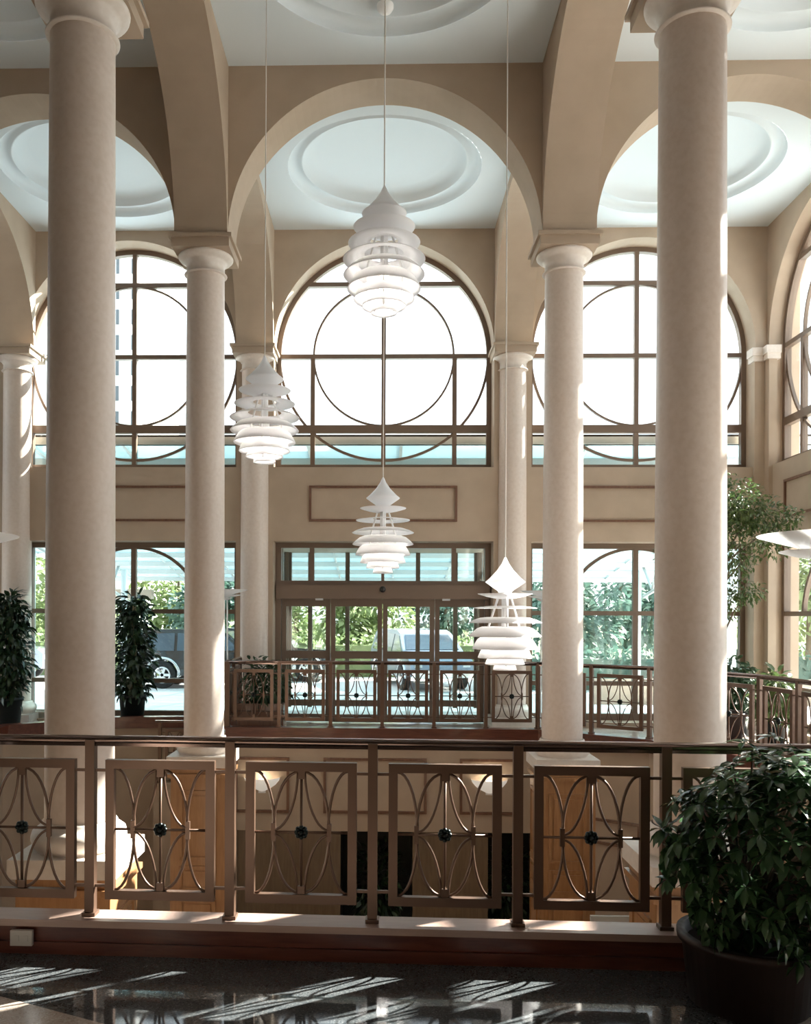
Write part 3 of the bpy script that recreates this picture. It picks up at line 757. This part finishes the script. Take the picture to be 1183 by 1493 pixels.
# ------------------------------------------------------------------ floor lamps and wall lamps
TB = shade([(0.33, 2.085), (0.25, 2.060), (0.13, 2.025), (0.05, 2.010)]).mesh('bowl_shade', 'lamp_white')
T2 = shade([(0.235, 2.010), (0.16, 1.990), (0.06, 1.975)]).mesh('lower_shade', 'lamp_white')
T3 = shade([(0.11, 1.965), (0.07, 1.945), (0.03, 1.935)]).mesh('lower_shade', 'lamp_white')
def floor_lamp(x, y, label):
    o = thing('floor_lamp', label, 'floor lamp', (x, y, 0), group='white uplight floor lamps')
    link('bowl_shade', TB, o); link('lower_shade', T2, o); link('lower_shade', T3, o)
    p = MB()
    for k in range(3):
        a = 2 * PI * k / 3 + 0.3
        p.tube([(0.045 * math.cos(a), 0.045 * math.sin(a), 0.03), (0.03 * math.cos(a), 0.03 * math.sin(a), 1.97)], 0.011, 8)
    p.build('pole', 'lamp_rod', o)
    MB().lathe([(0.125, 0.0), (0.125, 0.02), (0.05, 0.04), (0.001, 0.045)], 28).build('base', 'lamp_rod', o)
    MB().tube([(0, 0, 1.94), (0, 0, 2.04)], 0.02, 10).build('stem', 'lamp_rod', o)
floor_lamp(-2.30, 12.62, 'white uplight floor lamp behind the left middle column')
floor_lamp(2.35, 12.75, 'white uplight floor lamp behind the right middle column')
floor_lamp(2.07, 4.03, 'white uplight floor lamp with large bowl near the right edge')
floor_lamp(-2.09, 4.10, 'white uplight floor lamp cut off at the left edge')
def sconce(x, label):
    o = thing('wall_sconce', label, 'wall lamp', (x, 12.0, -0.53), group='bowl lamps on the lower wall')
    b = MB(); n = 20; prof = [(0.25, 0.0), (0.235, -0.045), (0.19, -0.10), (0.12, -0.15), (0.05, -0.185), (0.004, -0.20)]
    vs = []
    for r, z in prof: vs += [(r * math.cos(PI + PI * k / n), 0.75 * r * math.sin(PI + PI * k / n) - 0.002, z) for k in range(n + 1)]
    b.add(vs, [(i * (n + 1) + k, i * (n + 1) + k + 1, (i + 1) * (n + 1) + k + 1, (i + 1) * (n + 1) + k) for i in range(len(prof) - 1) for k in range(n)], True)
    b.build('bowl', 'sconce_glass', o)
    MB().box((-0.05, -0.012, -0.22), (0.05, 0.0, -0.02)).build('bracket', 'lamp_rod', o)
    MB().ellipsoid((0, -0.08, -0.05), (0.03, 0.03, 0.03)).build('bulb', 'bulb_glow', o)
    lt = bpy.data.lights.new('bulb_light', 'POINT'); lt.energy = 0.5; lt.color = (1, 0.84, 0.62); lt.shadow_soft_size = 0.04
    lo = bpy.data.objects.new('bulb_light', lt); COL.objects.link(lo); lo.parent = o; lo.location = (0, -0.1, 0.02)
sconce(-1.66, 'white bowl wall lamp on the lower wall, left one')
sconce(1.48, 'white bowl wall lamp on the lower wall, right one')

# ------------------------------------------------------------------ small things near the curb
ob = thing('floor_outlet', 'small grey outlet plate on the curb at the lower left', 'outlet', (-1.80, 4.306, 0.085))
MB().box((-0.055, -0.012, -0.038), (0.055, 0.01, 0.038)).build('plate', 'outlet_grey', ob)
for u in (-0.022, 0.022): MB().box((u - 0.012, -0.015, -0.014), (u + 0.012, -0.011, 0.014)).build('socket', 'outlet_grey', ob)
ps = thing('framed_notice', 'pale framed notice standing low beside the right middle pedestal', 'sign', (2.42, 9.15, -3.3), 0)
MB().box((-0.21, -0.015, 1.45), (0.21, 0.015, 1.86)).build('board', 'paper_white', ps)
m_ = MB()
for a, b in (((-0.23, 1.43), (0.23, 1.45)), ((-0.23, 1.86), (0.23, 1.88)), ((-0.23, 1.45), (-0.21, 1.86)), ((0.21, 1.45), (0.23, 1.86))): m_.box((a[0], -0.022, a[1]), (b[0], 0.022, b[1]))
m_.build('frame', 'steel_pale', ps)
m_ = MB(); m_.tube([(0.13 * math.cos(PI * i / 16), -0.018, 1.62 + 0.14 * math.sin(PI * i / 16)) for i in range(17)], 0.02, 6); m_.build('printed_arc', 'black_plastic', ps)
m_ = MB(); m_.tube([(0, 0, 0.03), (0, 0, 1.45)], 0.015, 8); m_.lathe([(0.18, 0), (0.18, 0.02), (0.02, 0.03)], 20); m_.build('stand', 'steel_pale', ps)

# ------------------------------------------------------------------ plants
def leaf_geo(L, W, fold=0.25, droop=0.25):
    """pointed leaf along +x, two halves folded on the midrib"""
    xs = (0.0, 0.28, 0.62, 1.0); ws = (0.05, 0.85, 0.9, 0.0)
    vs = []; fs = []
    for x, w_ in zip(xs, ws):
        z = -droop * L * x * x
        vs += [(x * L, -w_ * W / 2, z + fold * w_ * W / 2), (x * L, 0, z), (x * L, w_ * W / 2, z + fold * w_ * W / 2)]
    for i in range(3):
        a = i * 3
        fs += [(a, a + 3, a + 4, a + 1), (a + 1, a + 4, a + 5, a + 2)]
    return vs, fs
def leaf_mat(pos, direction, twist=0.0, scale=1.0):
    d = Vector(direction).normalized(); up = Vector((0, 0, 1))
    s_ = d.cross(up)
    if s_.length < 1e-3: s_ = Vector((1, 0, 0))
    s_.normalize(); n = s_.cross(d)
    M = Matrix((d, -s_, n)).transposed().to_4x4()
    return Matrix.Translation(pos) @ M @ Matrix.Rotation(twist, 4, 'X') @ Matrix.Scale(scale, 4)
def add_leaf(mb, geo, M):
    mb.add([M @ Vector(v) for v in geo[0]], geo[1], True)
def ball_dir():
    while True:
        v = Vector((random.uniform(-1, 1), random.uniform(-1, 1), random.uniform(-1, 1)))
        if 0.1 < v.length < 1: return v.normalized()
def foliage(mb, c, r, n, geo, shell=0.55, jit=0.5, smin=0.7):
    for _ in range(n):
        d = ball_dir(); rad = shell + (1 - shell) * random.random() ** 0.6
        p = Vector((c[0] + d.x * r[0] * rad, c[1] + d.y * r[1] * rad, c[2] + d.z * r[2] * rad))
        dd = d + ball_dir() * jit; dd.z -= 0.2
        add_leaf(mb, geo, leaf_mat(p, dd, random.uniform(-0.8, 0.8), random.uniform(smin, 1.15)))

def pot_mesh(r0, r1, h, m):
    return MB().lathe([(r0, 0.0), (r1, h * 0.9), (r1 + 0.02, h * 0.9), (r1 + 0.02, h), (r1 - 0.015, h), (r1 - 0.02, h - 0.05), (0.001, h - 0.05)], 36).mesh('pot', m)

# the schefflera in the foreground, right
sch = thing('potted_plant', 'glossy dark green umbrella plant in a big brown pot at the lower right', 'potted plant', (1.63, 3.90, 0))
link('pot', pot_mesh(0.25, 0.28, 0.30, 'pot_brown'), sch)
MB().lathe([(0.262, 0.25), (0.15, 0.265), (0.001, 0.27)], 28, cap=False).build('soil', 'soil', sch)
LG = leaf_geo(0.085, 0.034, 0.25, 0.3)
mm = MB(); mm.add(*LG, True); me_leaf = mm.mesh('leaf', 'leaf_gloss')
rest = MB(); stems = MB(); whorls = []
C0 = Vector((0.15, -0.06, 0.68))
for _ in range(560):
    d = ball_dir()
    if d.z < -0.9: continue
    rad = 0.55 + 0.45 * random.random() ** 0.5
    p = C0 + Vector((d.x * 0.52, d.y * 0.40, d.z * 0.45 if d.z > 0 else d.z * 0.50)) * rad
    if p.x < -0.18 and p.z > 0.92: continue
    if p.y > 0.28 and p.z < 0.25: continue
    whorls.append((p, d, rad))
for p, d, rad in ((Vector((-0.38, 0.0, 0.76)), Vector((-1, -0.3, 0.1)), 2), (Vector((-0.33, -0.02, 0.88)), Vector((-1, -0.2, 0.4)), 2), (Vector((-0.02, 0.0, 1.15)), Vector((0, -0.2, 1)), 2), (Vector((0.12, 0.02, 1.17)), Vector((0.2, -0.2, 1)), 2), (Vector((-0.37, -0.05, 0.55)), Vector((-1, -0.4, -0.1)), 2)):
    whorls.append((p, d, rad))
whorls.sort(key=lambda t: -(t[2] * 0.5 - t[1].y * 0.6 + t[1].z * 0.25 - t[1].x * 0.15))
nl = 0
for p, d, rad in whorls:
    axis = (d + Vector((0, 0, 0.55))).normalized(); t1 = axis.orthogonal().normalized(); t2 = axis.cross(t1)
    k = random.randint(6, 8); ph = random.uniform(0, 2 * PI)
    for j in range(k):
        a = ph + 2 * PI * j / k
        dd = (t1 * math.cos(a) + t2 * math.sin(a)) + axis * random.uniform(0.0, 0.4)
        M = leaf_mat(p, dd, random.uniform(-0.3, 0.3), random.uniform(0.8, 1.2))
        if nl < 298:
            o = link('leaf', me_leaf, sch); o.matrix_local = M; nl += 1
        else: add_leaf(rest, LG, M)
for p, d, rad in whorls[::5]:
    stems.tube([(p.x * 0.15, p.y * 0.15, 0.36), (p.x * 0.5, p.y * 0.5, 0.36 + (p.z - 0.36) * 0.6), tuple(p)], [0.012, 0.009, 0.004], 5)
o = rest.build('foliage', 'leaf_gloss', sch); o['kind'] = 'stuff'
stems.build('stems', 'bark', sch)

def bushy(x, y, h, r, label, seed, pale_cane=True, potr=0.20, poth=0.48, name='potted_plant', leafm='leaf_dark'):
    random.seed(seed)
    o = thing(name, label, 'potted plant', (x, y, 0))
    link('pot', pot_mesh(potr * 0.8, potr, poth, 'pot_dark'), o)
    MB().lathe([(potr - 0.02, poth - 0.05), (0.001, poth - 0.03)], 20, cap=False).build('soil', 'soil', o)
    if pale_cane:
        t = MB()
        for k in range(3):
            a = 2 * PI * k / 3; t.tube([(0.05 * math.cos(a), 0.05 * math.sin(a), poth - 0.06), (0.04 * math.cos(a + 0.6), 0.04 * math.sin(a + 0.6), h * 0.65), (0.06 * math.cos(a + 1), 0.06 * math.sin(a + 1), h - 0.15)], 0.018, 7)
        t.build('cane', 'cane_pale', o)
    fo = MB(); g = leaf_geo(0.15, 0.065, 0.3, 0.5); z = poth + 0.02
    while z < h - 0.05:
        k = (z - poth) / (h - poth); rr = r * (0.75 + 0.35 * math.sin(k * PI) + random.uniform(-0.12, 0.12)) * (1.0 if k < 0.85 else 0.75)
        foliage(fo, (0, 0, z), (rr, rr, 0.13), 60, g, 0.35, 0.5)
        z += 0.075
    f = fo.build('foliage', leafm, o); f['kind'] = 'stuff'
    return o
bushy(-5.55, 12.75, 2.0, 0.30, 'tall dark bushy potted plant at the left edge by the window', 21)
bushy(-3.87, 13.36, 2.00, 0.30, 'tall dark bushy potted plant seen between the two left columns', 22)
wp = thing('plant_pot', 'small pale pot on the floor beside the left bushy plant', 'pot', (-5.42, 13.62, 0))
MB().lathe([(0.06, 0), (0.085, 0.16), (0.09, 0.16), (0.09, 0.18), (0.07, 0.18), (0.065, 0.13), (0.001, 0.13)], 24).build('pot', 'pot_pale', wp)
MB().lathe([(0.066, 0.135), (0.001, 0.14)], 24, cap=False).build('soil', 'soil', wp)
bushy(5.06, 12.65, 1.12, 0.33, 'low round potted bush behind the right railing', 24, False, 0.22, 0.38, leafm='leaf_shrub')
bushy(5.30, 11.85, 0.95, 0.26, 'small light green potted bush behind the right railing', 25, False, 0.18, 0.34, leafm='leaf_ficus')

# wooden planter with shrubs behind the far railing
pl = thing('wooden_planter', 'wooden box planter with leafy shrubs left of the doors', 'planter', (-1.74, 12.55, 0))
for k in range(4):
    z = 0.02 + k * 0.11
    for a, b in (((-0.33, -0.2), (0.33, -0.17)), ((-0.33, 0.17), (0.33, 0.2)), ((-0.33, -0.17), (-0.30, 0.17)), ((0.30, -0.17), (0.33, 0.17))):
        MB().box((*a, z), (*b, z + 0.10)).build('slat', 'trim_wood', pl)
MB().box((-0.3, -0.17, 0.02), (0.3, 0.17, 0.40)).build('soil', 'soil', pl)
random.seed(31); fo = MB(); g = leaf_geo(0.12, 0.05, 0.3, 0.5)
foliage(fo, (0.05, 0, 0.68), (0.34, 0.22, 0.36), 500, g, 0.3)
foliage(fo, (-0.05, 0.0, 0.95), (0.25, 0.15, 0.18), 60, g, 0.3)
f = fo.build('foliage', 'leaf_shrub', pl); f['kind'] = 'stuff'

# weeping fig on the right gallery
random.seed(41)
ft = thing('fig_tree', 'tall airy indoor fig tree rising behind the right near column', 'tree', (4.55, 11.75, 0))
link('pot', pot_mesh(0.24, 0.30, 0.45, 'pot_brown'), ft)
MB().lathe([(0.28, 0.40), (0.001, 0.42)], 24, cap=False).build('soil', 'soil', ft)
tr = MB(); fo = MB(); g = leaf_geo(0.065, 0.03, 0.25, 0.4)
tr.tube([(0, 0, 0.38), (0.03, 0.02, 1.0), (-0.02, 0.0, 1.7), (0.03, 0, 2.3), (0.0, 0, 3.0)], [0.035, 0.032, 0.028, 0.02, 0.008], 8)
blobs = [((0.12, 0, 3.25), (0.42, 0.38, 0.38), 620), ((0.40, 0, 3.08), (0.45, 0.35, 0.30), 520), ((-0.15, 0, 2.95), (0.5, 0.4, 0.40), 520), ((0.62, 0.0, 2.75), (0.30, 0.3, 0.28), 230),
         ((0.15, 0, 2.55), (0.34, 0.3, 0.36), 300), ((0.33, 0, 2.05), (0.26, 0.2, 0.17), 150), ((0.08, 0, 1.95), (0.2, 0.2, 0.25), 130), ((-0.62, 0, 2.55), (0.28, 0.2, 0.45), 170), ((-0.5, 0, 2.1), (0.2, 0.2, 0.2), 60), ((0.90, 0, 3.02), (0.16, 0.2, 0.2), 110)]
for c, r, n in blobs:
    foliage(fo, c, r, int(n * 1.7), g, 0.1, 0.9)
    z0 = max(1.2, c[2] - 0.6)
    tr.tube([(0, 0, z0), (c[0] * 0.5, c[1], (z0 + c[2]) / 2 + 0.05), c], [0.014, 0.010, 0.004], 5)
tr.build('trunk', 'bark', ft)
f = fo.build('foliage', 'leaf_ficus', ft); f['kind'] = 'stuff'
# shrubs in the lower niches
for x, lab in ((-0.07, 'dark leafy shrub in the left niche of the lower wall'), (1.80, 'dark leafy shrub in the right niche of the lower wall')):
    random.seed(int(x * 100) + 500)
    o = thing('niche_shrub', lab, 'potted plant', (x, 12.5, -3.3))
    link('pot', pot_mesh(0.2, 0.25, 0.5, 'pot_dark'), o); MB().lathe([(0.23, 0.45), (0.001, 0.46)], 20, cap=False).build('soil', 'soil', o)
    fo = MB(); foliage(fo, (0, 0, 1.15), (0.38, 0.3, 0.65), 420, leaf_geo(0.13, 0.05), 0.3); f = fo.build('foliage', 'leaf_dark', o); f['kind'] = 'stuff'

# ------------------------------------------------------------------ outside
gz = lambda y: -0.02 if y < 15 else max(-0.32, -0.02 - (y - 15) * 0.045)
g_ = MB()
ys = [14.0, 15, 17, 19, 21.7, 30]
for a, b in zip(ys[:-1], ys[1:]): g_.add([(-150, a, gz(a)), (150, a, gz(a)), (150, b, gz(b)), (-150, b, gz(b))], [(0, 1, 2, 3)])
g_.add([(XR + 0.5, -60, -0.02), (150, -60, -0.02), (150, 14, -0.02), (XR + 0.5, 14, -0.02)], [(0, 1, 2, 3)])
g_.add([(-150, -60, -0.02), (XL - 0.5, -60, -0.02), (XL - 0.5, 14, -0.02), (-150, 14, -0.02)], [(0, 1, 2, 3)])
struct(g_.build('ground', 'pavement'), 'pale sunlit pavement and drive outside the windows')
struct(MB().box((-150, 30, -0.6), (150, 240, -0.32)).build('ground_lawn', 'lawn'), 'dull green lawn beyond the drive')

# glass canopy over the drive
cn = thing('glass_canopy', 'pitched teal glass canopy over the drive outside', 'canopy', (0, 0, 0))
Y0c, Z0c, Y1c, Z1c = 14.15, 4.62, 25.5, 2.85
cz = lambda y: Z0c + (Z1c - Z0c) * (y - Y0c) / (Y1c - Y0c)
nx_, ny_ = 12, 11; XA, XB_ = -9.0, 9.6
for i in range(nx_):
    for j in range(ny_):
        xa = XA + (XB_ - XA) * i / nx_; xb_ = XA + (XB_ - XA) * (i + 1) / nx_; ya = Y0c + (Y1c - Y0c) * j / ny_; yb_ = Y0c + (Y1c - Y0c) * (j + 1) / ny_
        MB().add([(xa + 0.02, ya, cz(ya)), (xb_ - 0.02, ya, cz(ya)), (xb_ - 0.02, yb_, cz(yb_)), (xa + 0.02, yb_, cz(yb_)),
                  (xa + 0.02, ya, cz(ya) + 0.02), (xb_ - 0.02, ya, cz(ya) + 0.02), (xb_ - 0.02, yb_, cz(yb_) + 0.02), (xa + 0.02, yb_, cz(yb_) + 0.02)],
                 [(3, 2, 1, 0), (4, 5, 6, 7), (0, 1, 5, 4), (1, 2, 6, 5), (2, 3, 7, 6), (3, 0, 4, 7)]).build('glass_panel', 'glass_canopy', cn)
for i in range(nx_ + 1):
    x = XA + (XB_ - XA) * i / nx_; MB().beam((x, Y0c, Z0c), (x, Y1c, Z1c), 0.05, 0.09).build('rafter', 'steel_pale', cn)
for j in range(ny_ + 1):
    y = Y0c + (Y1c - Y0c) * j / ny_; MB().beam((XA, y, cz(y) - 0.06), (XB_, y, cz(y) - 0.06), 0.10, 0.12).build('purlin', 'steel_pale', cn)
for x in (-7.2, 7.0):
    t = MB(); yy = [17.5, 19.0, 20.5, 22.0, 23.5]
    for a, b in zip(yy[:-1], yy[1:]):
        t.tube([(x, a, cz(a) - 0.1), (x, (a + b) / 2, cz(a) - 0.95), (x, b, cz(b) - 0.1)], 0.04, 6)
    t.tube([(x, 17.5, cz(17.5) - 0.9), (x, 23.5, cz(23.5) - 0.9)], 0.05, 6)
    t.build('truss', 'steel_pale', cn)
    for y in (17.6, 24.0): MB().tube([(x, y, gz(y)), (x, y, cz(y) - 0.1)], 0.09, 12).build('post', 'steel_pale', cn)
pw = MB(); pw.box((-9.2, 24.6, 2.18), (-6.6, 24.9, 2.45)); pw = tag(pw.build('canopy_beam', 'beige_render', cn), 'x', 'x')
del pw['label'], pw['category']
hb = MB(); hb.box((-9.2, 14.12, 4.50), (9.8, 14.22, 4.66)); hb.build('head_beam', 'black_plastic', cn)

# far white building
bd = thing('far_building', 'tall pale building with columns of small windows outside the left arched window', 'building', (-46, 100, 0))
MB().box((-16, 0, -0.4), (17.6, 20, 46)).build('walls', 'far_stone', bd)
mw = MB().box((-0.18, -0.06, 0), (0.18, 0.1, 1.75)).mesh('window', 'far_window')
for cx in (11, 13.1, 15.1, 16.9):
    for r in range(14): link('window', mw, bd, (cx, 0, 3.0 + r * 2.95))

# trees and hedges
def tree(x, y, h, r, m, label, seed, n=2600, base=None):
    random.seed(seed); z0 = gz(y)
    o = thing('street_tree', label, 'tree', (x, y, z0), group='trees beyond the drive')
    t = MB(); t.tube([(0, 0, 0), (0.05, 0, h * 0.3), (0, 0, h * 0.75)], [0.16, 0.12, 0.05], 8); t.build('trunk', 'bark', o)
    fo = MB(); g = leaf_geo(0.30, 0.16, 0.2, 0.3)
    for k in range(9):
        a = random.uniform(0, 2 * PI); rr = r * random.uniform(0.2, 0.6); zz = h * random.uniform(0.30, 0.85)
        foliage(fo, (rr * math.cos(a), rr * math.sin(a), zz), (r * 0.55, r * 0.5, h * 0.2), n // 9, g, 0.5, 0.7)
    f = fo.build('foliage', m, o); f['kind'] = 'stuff'
tl = [(-12.5, 32.6, 5.0, 2.6, 'leaf_tree', 'sunlit green tree outside the left window behind the dark car'),
      (-8.8, 37.2, 4.8, 2.4, 'leaf_tree', 'light green tree outside, second from the left'),
      (-6.4, 32.0, 3.4, 1.7, 'leaf_tree_blue', 'dark bluish tree outside above the dark car'),
      (-3.7, 36.8, 4.8, 2.2, 'leaf_tree', 'pale green tree seen through the left pair of door leaves'),
      (-0.6, 32.4, 3.7, 1.7, 'leaf_tree', 'light green tree seen through the centre of the doors'),
      (2.7, 37.2, 5.0, 2.2, 'leaf_tree_blue', 'bluish green tree behind the pale van'),
      (6.2, 28, 4.4, 2.0, 'leaf_tree_blue', 'bluish tree outside the right lower window'),
      (10.1, 32.2, 4.6, 2.0, 'leaf_tree_blue', 'bluish tree at the far right of the drive'),
      (12.6, 26, 4.4, 2.2, 'leaf_tree', 'green tree outside beyond the right corner')]
for i, a in enumerate(tl): tree(*a, 60 + i)
def hedge(x0, x1, y, h, m, label, seed):
    random.seed(seed); o = thing('hedge', label, 'hedge', ((x0 + x1) / 2, y, gz(y)))
    fo = MB(); n = int((x1 - x0) * 150); g = leaf_geo(0.2, 0.11, 0.2, 0.3); L = (x1 - x0) / 2
    for _ in range(n):
        p = Vector((random.uniform(-L, L), random.uniform(-0.5, 0.5), h * random.random() ** 0.7))
        add_leaf(fo, g, leaf_mat(p, ball_dir() + Vector((0, -0.3, 0.2)), random.uniform(-1, 1), random.uniform(0.7, 1.3)))
    f = fo.build('foliage', m, o); f['kind'] = 'stuff'
    MB().box((-L, -0.3, 0), (L, 0.3, h * 0.75)).build('core', m, o)
hedge(3.2, 12.0, 24.6, 1.15, 'leaf_tree_blue', 'dark clipped hedge outside the right lower window', 81)
hedge(-14, -2.3, 29.3, 1.5, 'leaf_tree', 'light green hedge along the drive on the left', 82)
hedge(-1.9, 3.4, 29.4, 1.4, 'leaf_tree', 'light green hedge along the drive behind the doors', 83)
# side trees on the right
for i, (x, y, h, r) in enumerate(((15, 13.2, 3.2, 1.6), (16.5, 17.0, 3.8, 1.8))):
    tree(x, y, h, r, 'leaf_tree_blue', ('bluish tree outside the right side windows, nearer one', 'bluish tree outside the right side windows, farther one')[i], 90 + i, 1500)
# low wall outside the right window
tag(MB().box((4.6, 19.2, -0.3), (13, 19.4, 0.35)).build('garden_wall', 'beige_render'), 'low beige garden wall outside the right lower window', 'wall')

# vehicles: side profile extruded, with windows, wheels, bumpers
def vehicle(name, label, cat, loc, rotz, body_m, prof, wins, wheels, wr, width, screens=()):
    o = thing(name, label, cat, loc, rotz)
    hw_ = width / 2; b = MB(); n = len(prof)
    zmid = 0.95
    def pt(x, z, s): return (x, s * (hw_ - max(0.0, z - zmid) * 0.22), z)
    vs = [pt(x, z, -1) for x, z in prof] + [pt(x, z, 1) for x, z in prof]
    b.add(vs, [tuple(range(n)), tuple(range(2 * n - 1, n - 1, -1))] + [(i, i + n, (i + 1) % n + n, (i + 1) % n) for i in range(n)])
    body = b.build('body', body_m, o)
    for poly in wins:
        for s in (-1, 1):
            k = len(poly); v1 = []
            for x, z in poly:
                p = pt(x, z, s); v1.append((p[0], p[1] + s * 0.012, p[2]))
            v0 = [(p[0], p[1] - s * 0.03, p[2]) for p in v1]
            MB().add(v1 + v0, [tuple(range(k)), tuple(range(2 * k - 1, k - 1, -1))] + [(i, i + k, (i + 1) % k + k, (i + 1) % k) for i in range(k)]).build('window', 'car_glass', body)
    for (xa, za), (xb, zb) in screens:
        sg = 1 if xa > 0 else -1; pts_ = []
        for x, z, k in ((xa, za, 0.10), (xb, zb, 0.14)):
            yy = hw_ - max(0.0, z - zmid) * 0.22 - k
            pts_ += [(x, -yy, z), (x, yy, z)]
        q_ = [pts_[0], pts_[1], pts_[3], pts_[2]]
        o1 = [(p[0] + sg * 0.012, p[1], p[2] + 0.012) for p in q_]; o0 = [(p[0] - sg * 0.03, p[1], p[2] - 0.03) for p in q_]
        MB().add(o1 + o0, [(0, 1, 2, 3), (7, 6, 5, 4), (0, 4, 5, 1), (1, 5, 6, 2), (2, 6, 7, 3), (3, 7, 4, 0)]).build('windscreen', 'car_glass', body)
    for x in wheels:
        for s in (-1, 1):
            wl = MB(); prof_w = [(wr * 0.55, -0.10), (wr * 0.95, -0.11), (wr, -0.08), (wr, 0.08), (wr * 0.95, 0.11), (wr * 0.55, 0.10)]
            nn = 28; vs = []
            for r, t in prof_w: vs += [(x + r * math.cos(2 * PI * k / nn), s * (hw_ - 0.07) + t, wr + r * math.sin(2 * PI * k / nn)) for k in range(nn)]
            wl.add(vs, [(i * nn + k, i * nn + (k + 1) % nn, (i + 1) * nn + (k + 1) % nn, (i + 1) * nn + k) for i in range(5) for k in range(nn)], True)
            W = wl.build('wheel', 'tyre', o)
            h = MB()
            for k in range(5):
                a = 2 * PI * k / 5
                h.beam((x, s * (hw_ + 0.015), wr), (x + wr * 0.55 * math.cos(a), s * (hw_ + 0.015), wr + wr * 0.55 * math.sin(a)), 0.07, 0.05, (0, 1, 0))
            h.tube([(x + wr * 0.56 * math.cos(2 * PI * k / 20), s * (hw_ + 0.01), wr + wr * 0.56 * math.sin(2 * PI * k / 20)) for k in range(20)], 0.03, 6, True)
            h.build('hub', 'chrome', W)
            ar = MB(); ar.tube([(x + (wr + 0.09) * math.cos(PI * k / 14), s * (hw_ + 0.0), wr + (wr + 0.09) * math.sin(PI * k / 14)) for k in range(15)], 0.045, 6)
            ar.build('wheel_arch', 'chrome', o)
    x0 = min(p[0] for p in prof); x1 = max(p[0] for p in prof)
    for xx in (x0, x1):
        MB().box((xx - 0.07, -hw_ + 0.03, 0.38), (xx + 0.07, hw_ - 0.03, 0.58)).build('bumper', 'chrome', o)
        for s in (-1, 1): MB().box((xx - 0.02, s * (hw_ - 0.22) - 0.1, 0.66), (xx + 0.02, s * (hw_ - 0.22) + 0.1, 0.82)).build('light', 'lamp_white', o)
    return o
suv = [(-2.1, 0.40), (-1.85, 0.36), (-1.77, 0.55), (-1.6, 0.78), (-1.35, 0.86), (-1.1, 0.78), (-0.95, 0.55), (-0.88, 0.36), (0.85, 0.36), (0.92, 0.55), (1.07, 0.78), (1.32, 0.86), (1.57, 0.78), (1.72, 0.55), (1.8, 0.38), (2.1, 0.42),
       (2.12, 0.85), (1.95, 0.98), (0.95, 1.05), (0.35, 1.58), (0.1, 1.64), (-1.75, 1.64), (-1.95, 1.55), (-2.1, 1.0)]
suv_w = [[(0.8, 1.07), (0.33, 1.50), (-0.05, 1.52), (-0.05, 1.05)], [(-0.13, 1.05), (-0.13, 1.52), (-0.95, 1.54), (-0.95, 1.05)], [(-1.03, 1.05), (-1.03, 1.54), (-1.75, 1.52), (-1.9, 1.05)]]
vehicle('sport_utility_car', 'dark off-road car with chrome wheel arches outside the left window', 'car', (-4.75, 24.8, gz(24.8)), 0.0, 'car_dark', suv, suv_w, (-1.35, 1.32), 0.38, 1.75, (((0.89, 1.10), (0.41, 1.53)), ((-2.07, 1.08), (-1.97, 1.48))))
vehicle('sport_utility_car', 'dark off-road car seen through the leftmost door leaf', 'car', (-3.66, 27.6, gz(27.6)), 0.0, 'car_dark', suv, suv_w, (-1.35, 1.32), 0.38, 1.75, (((0.89, 1.10), (0.41, 1.53)), ((-2.07, 1.08), (-1.97, 1.48))))
van = [(-2.2, 0.42), (-1.82, 0.34), (-1.75, 0.52), (-1.6, 0.70), (-1.4, 0.76), (-1.2, 0.70), (-1.05, 0.52), (-0.98, 0.34), (0.98, 0.34), (1.05, 0.52), (1.2, 0.70), (1.4, 0.76), (1.6, 0.70), (1.75, 0.52), (1.82, 0.36), (2.25, 0.42),
       (2.3, 0.75), (2.0, 0.92), (1.5, 1.05), (0.75, 1.55), (0.4, 1.64), (-1.7, 1.66), (-2.05, 1.55), (-2.22, 1.0)]
van_w = [[(1.35, 1.06), (0.75, 1.48), (0.35, 1.53), (0.35, 1.03)], [(0.27, 1.03), (0.27, 1.53), (-0.7, 1.55), (-0.7, 1.03)], [(-0.78, 1.03), (-0.78, 1.55), (-1.75, 1.52), (-1.98, 1.03)]]
vehicle('minivan', 'pale silver-blue minivan parked outside the right door leaves', 'van', (1.05, 25.6, gz(25.6)), -1.32, 'car_pale', van, van_w, (-1.4, 1.4), 0.34, 1.8, (((1.42, 1.10), (0.83, 1.50)), ((-2.19, 1.08), (-2.07, 1.48))))
vehicle('small_car', 'pale car far outside at the left edge of the window', 'car', (-12.6, 27.0, gz(27)), 0.1, 'car_pale', suv, suv_w, (-1.35, 1.32), 0.36, 1.75)
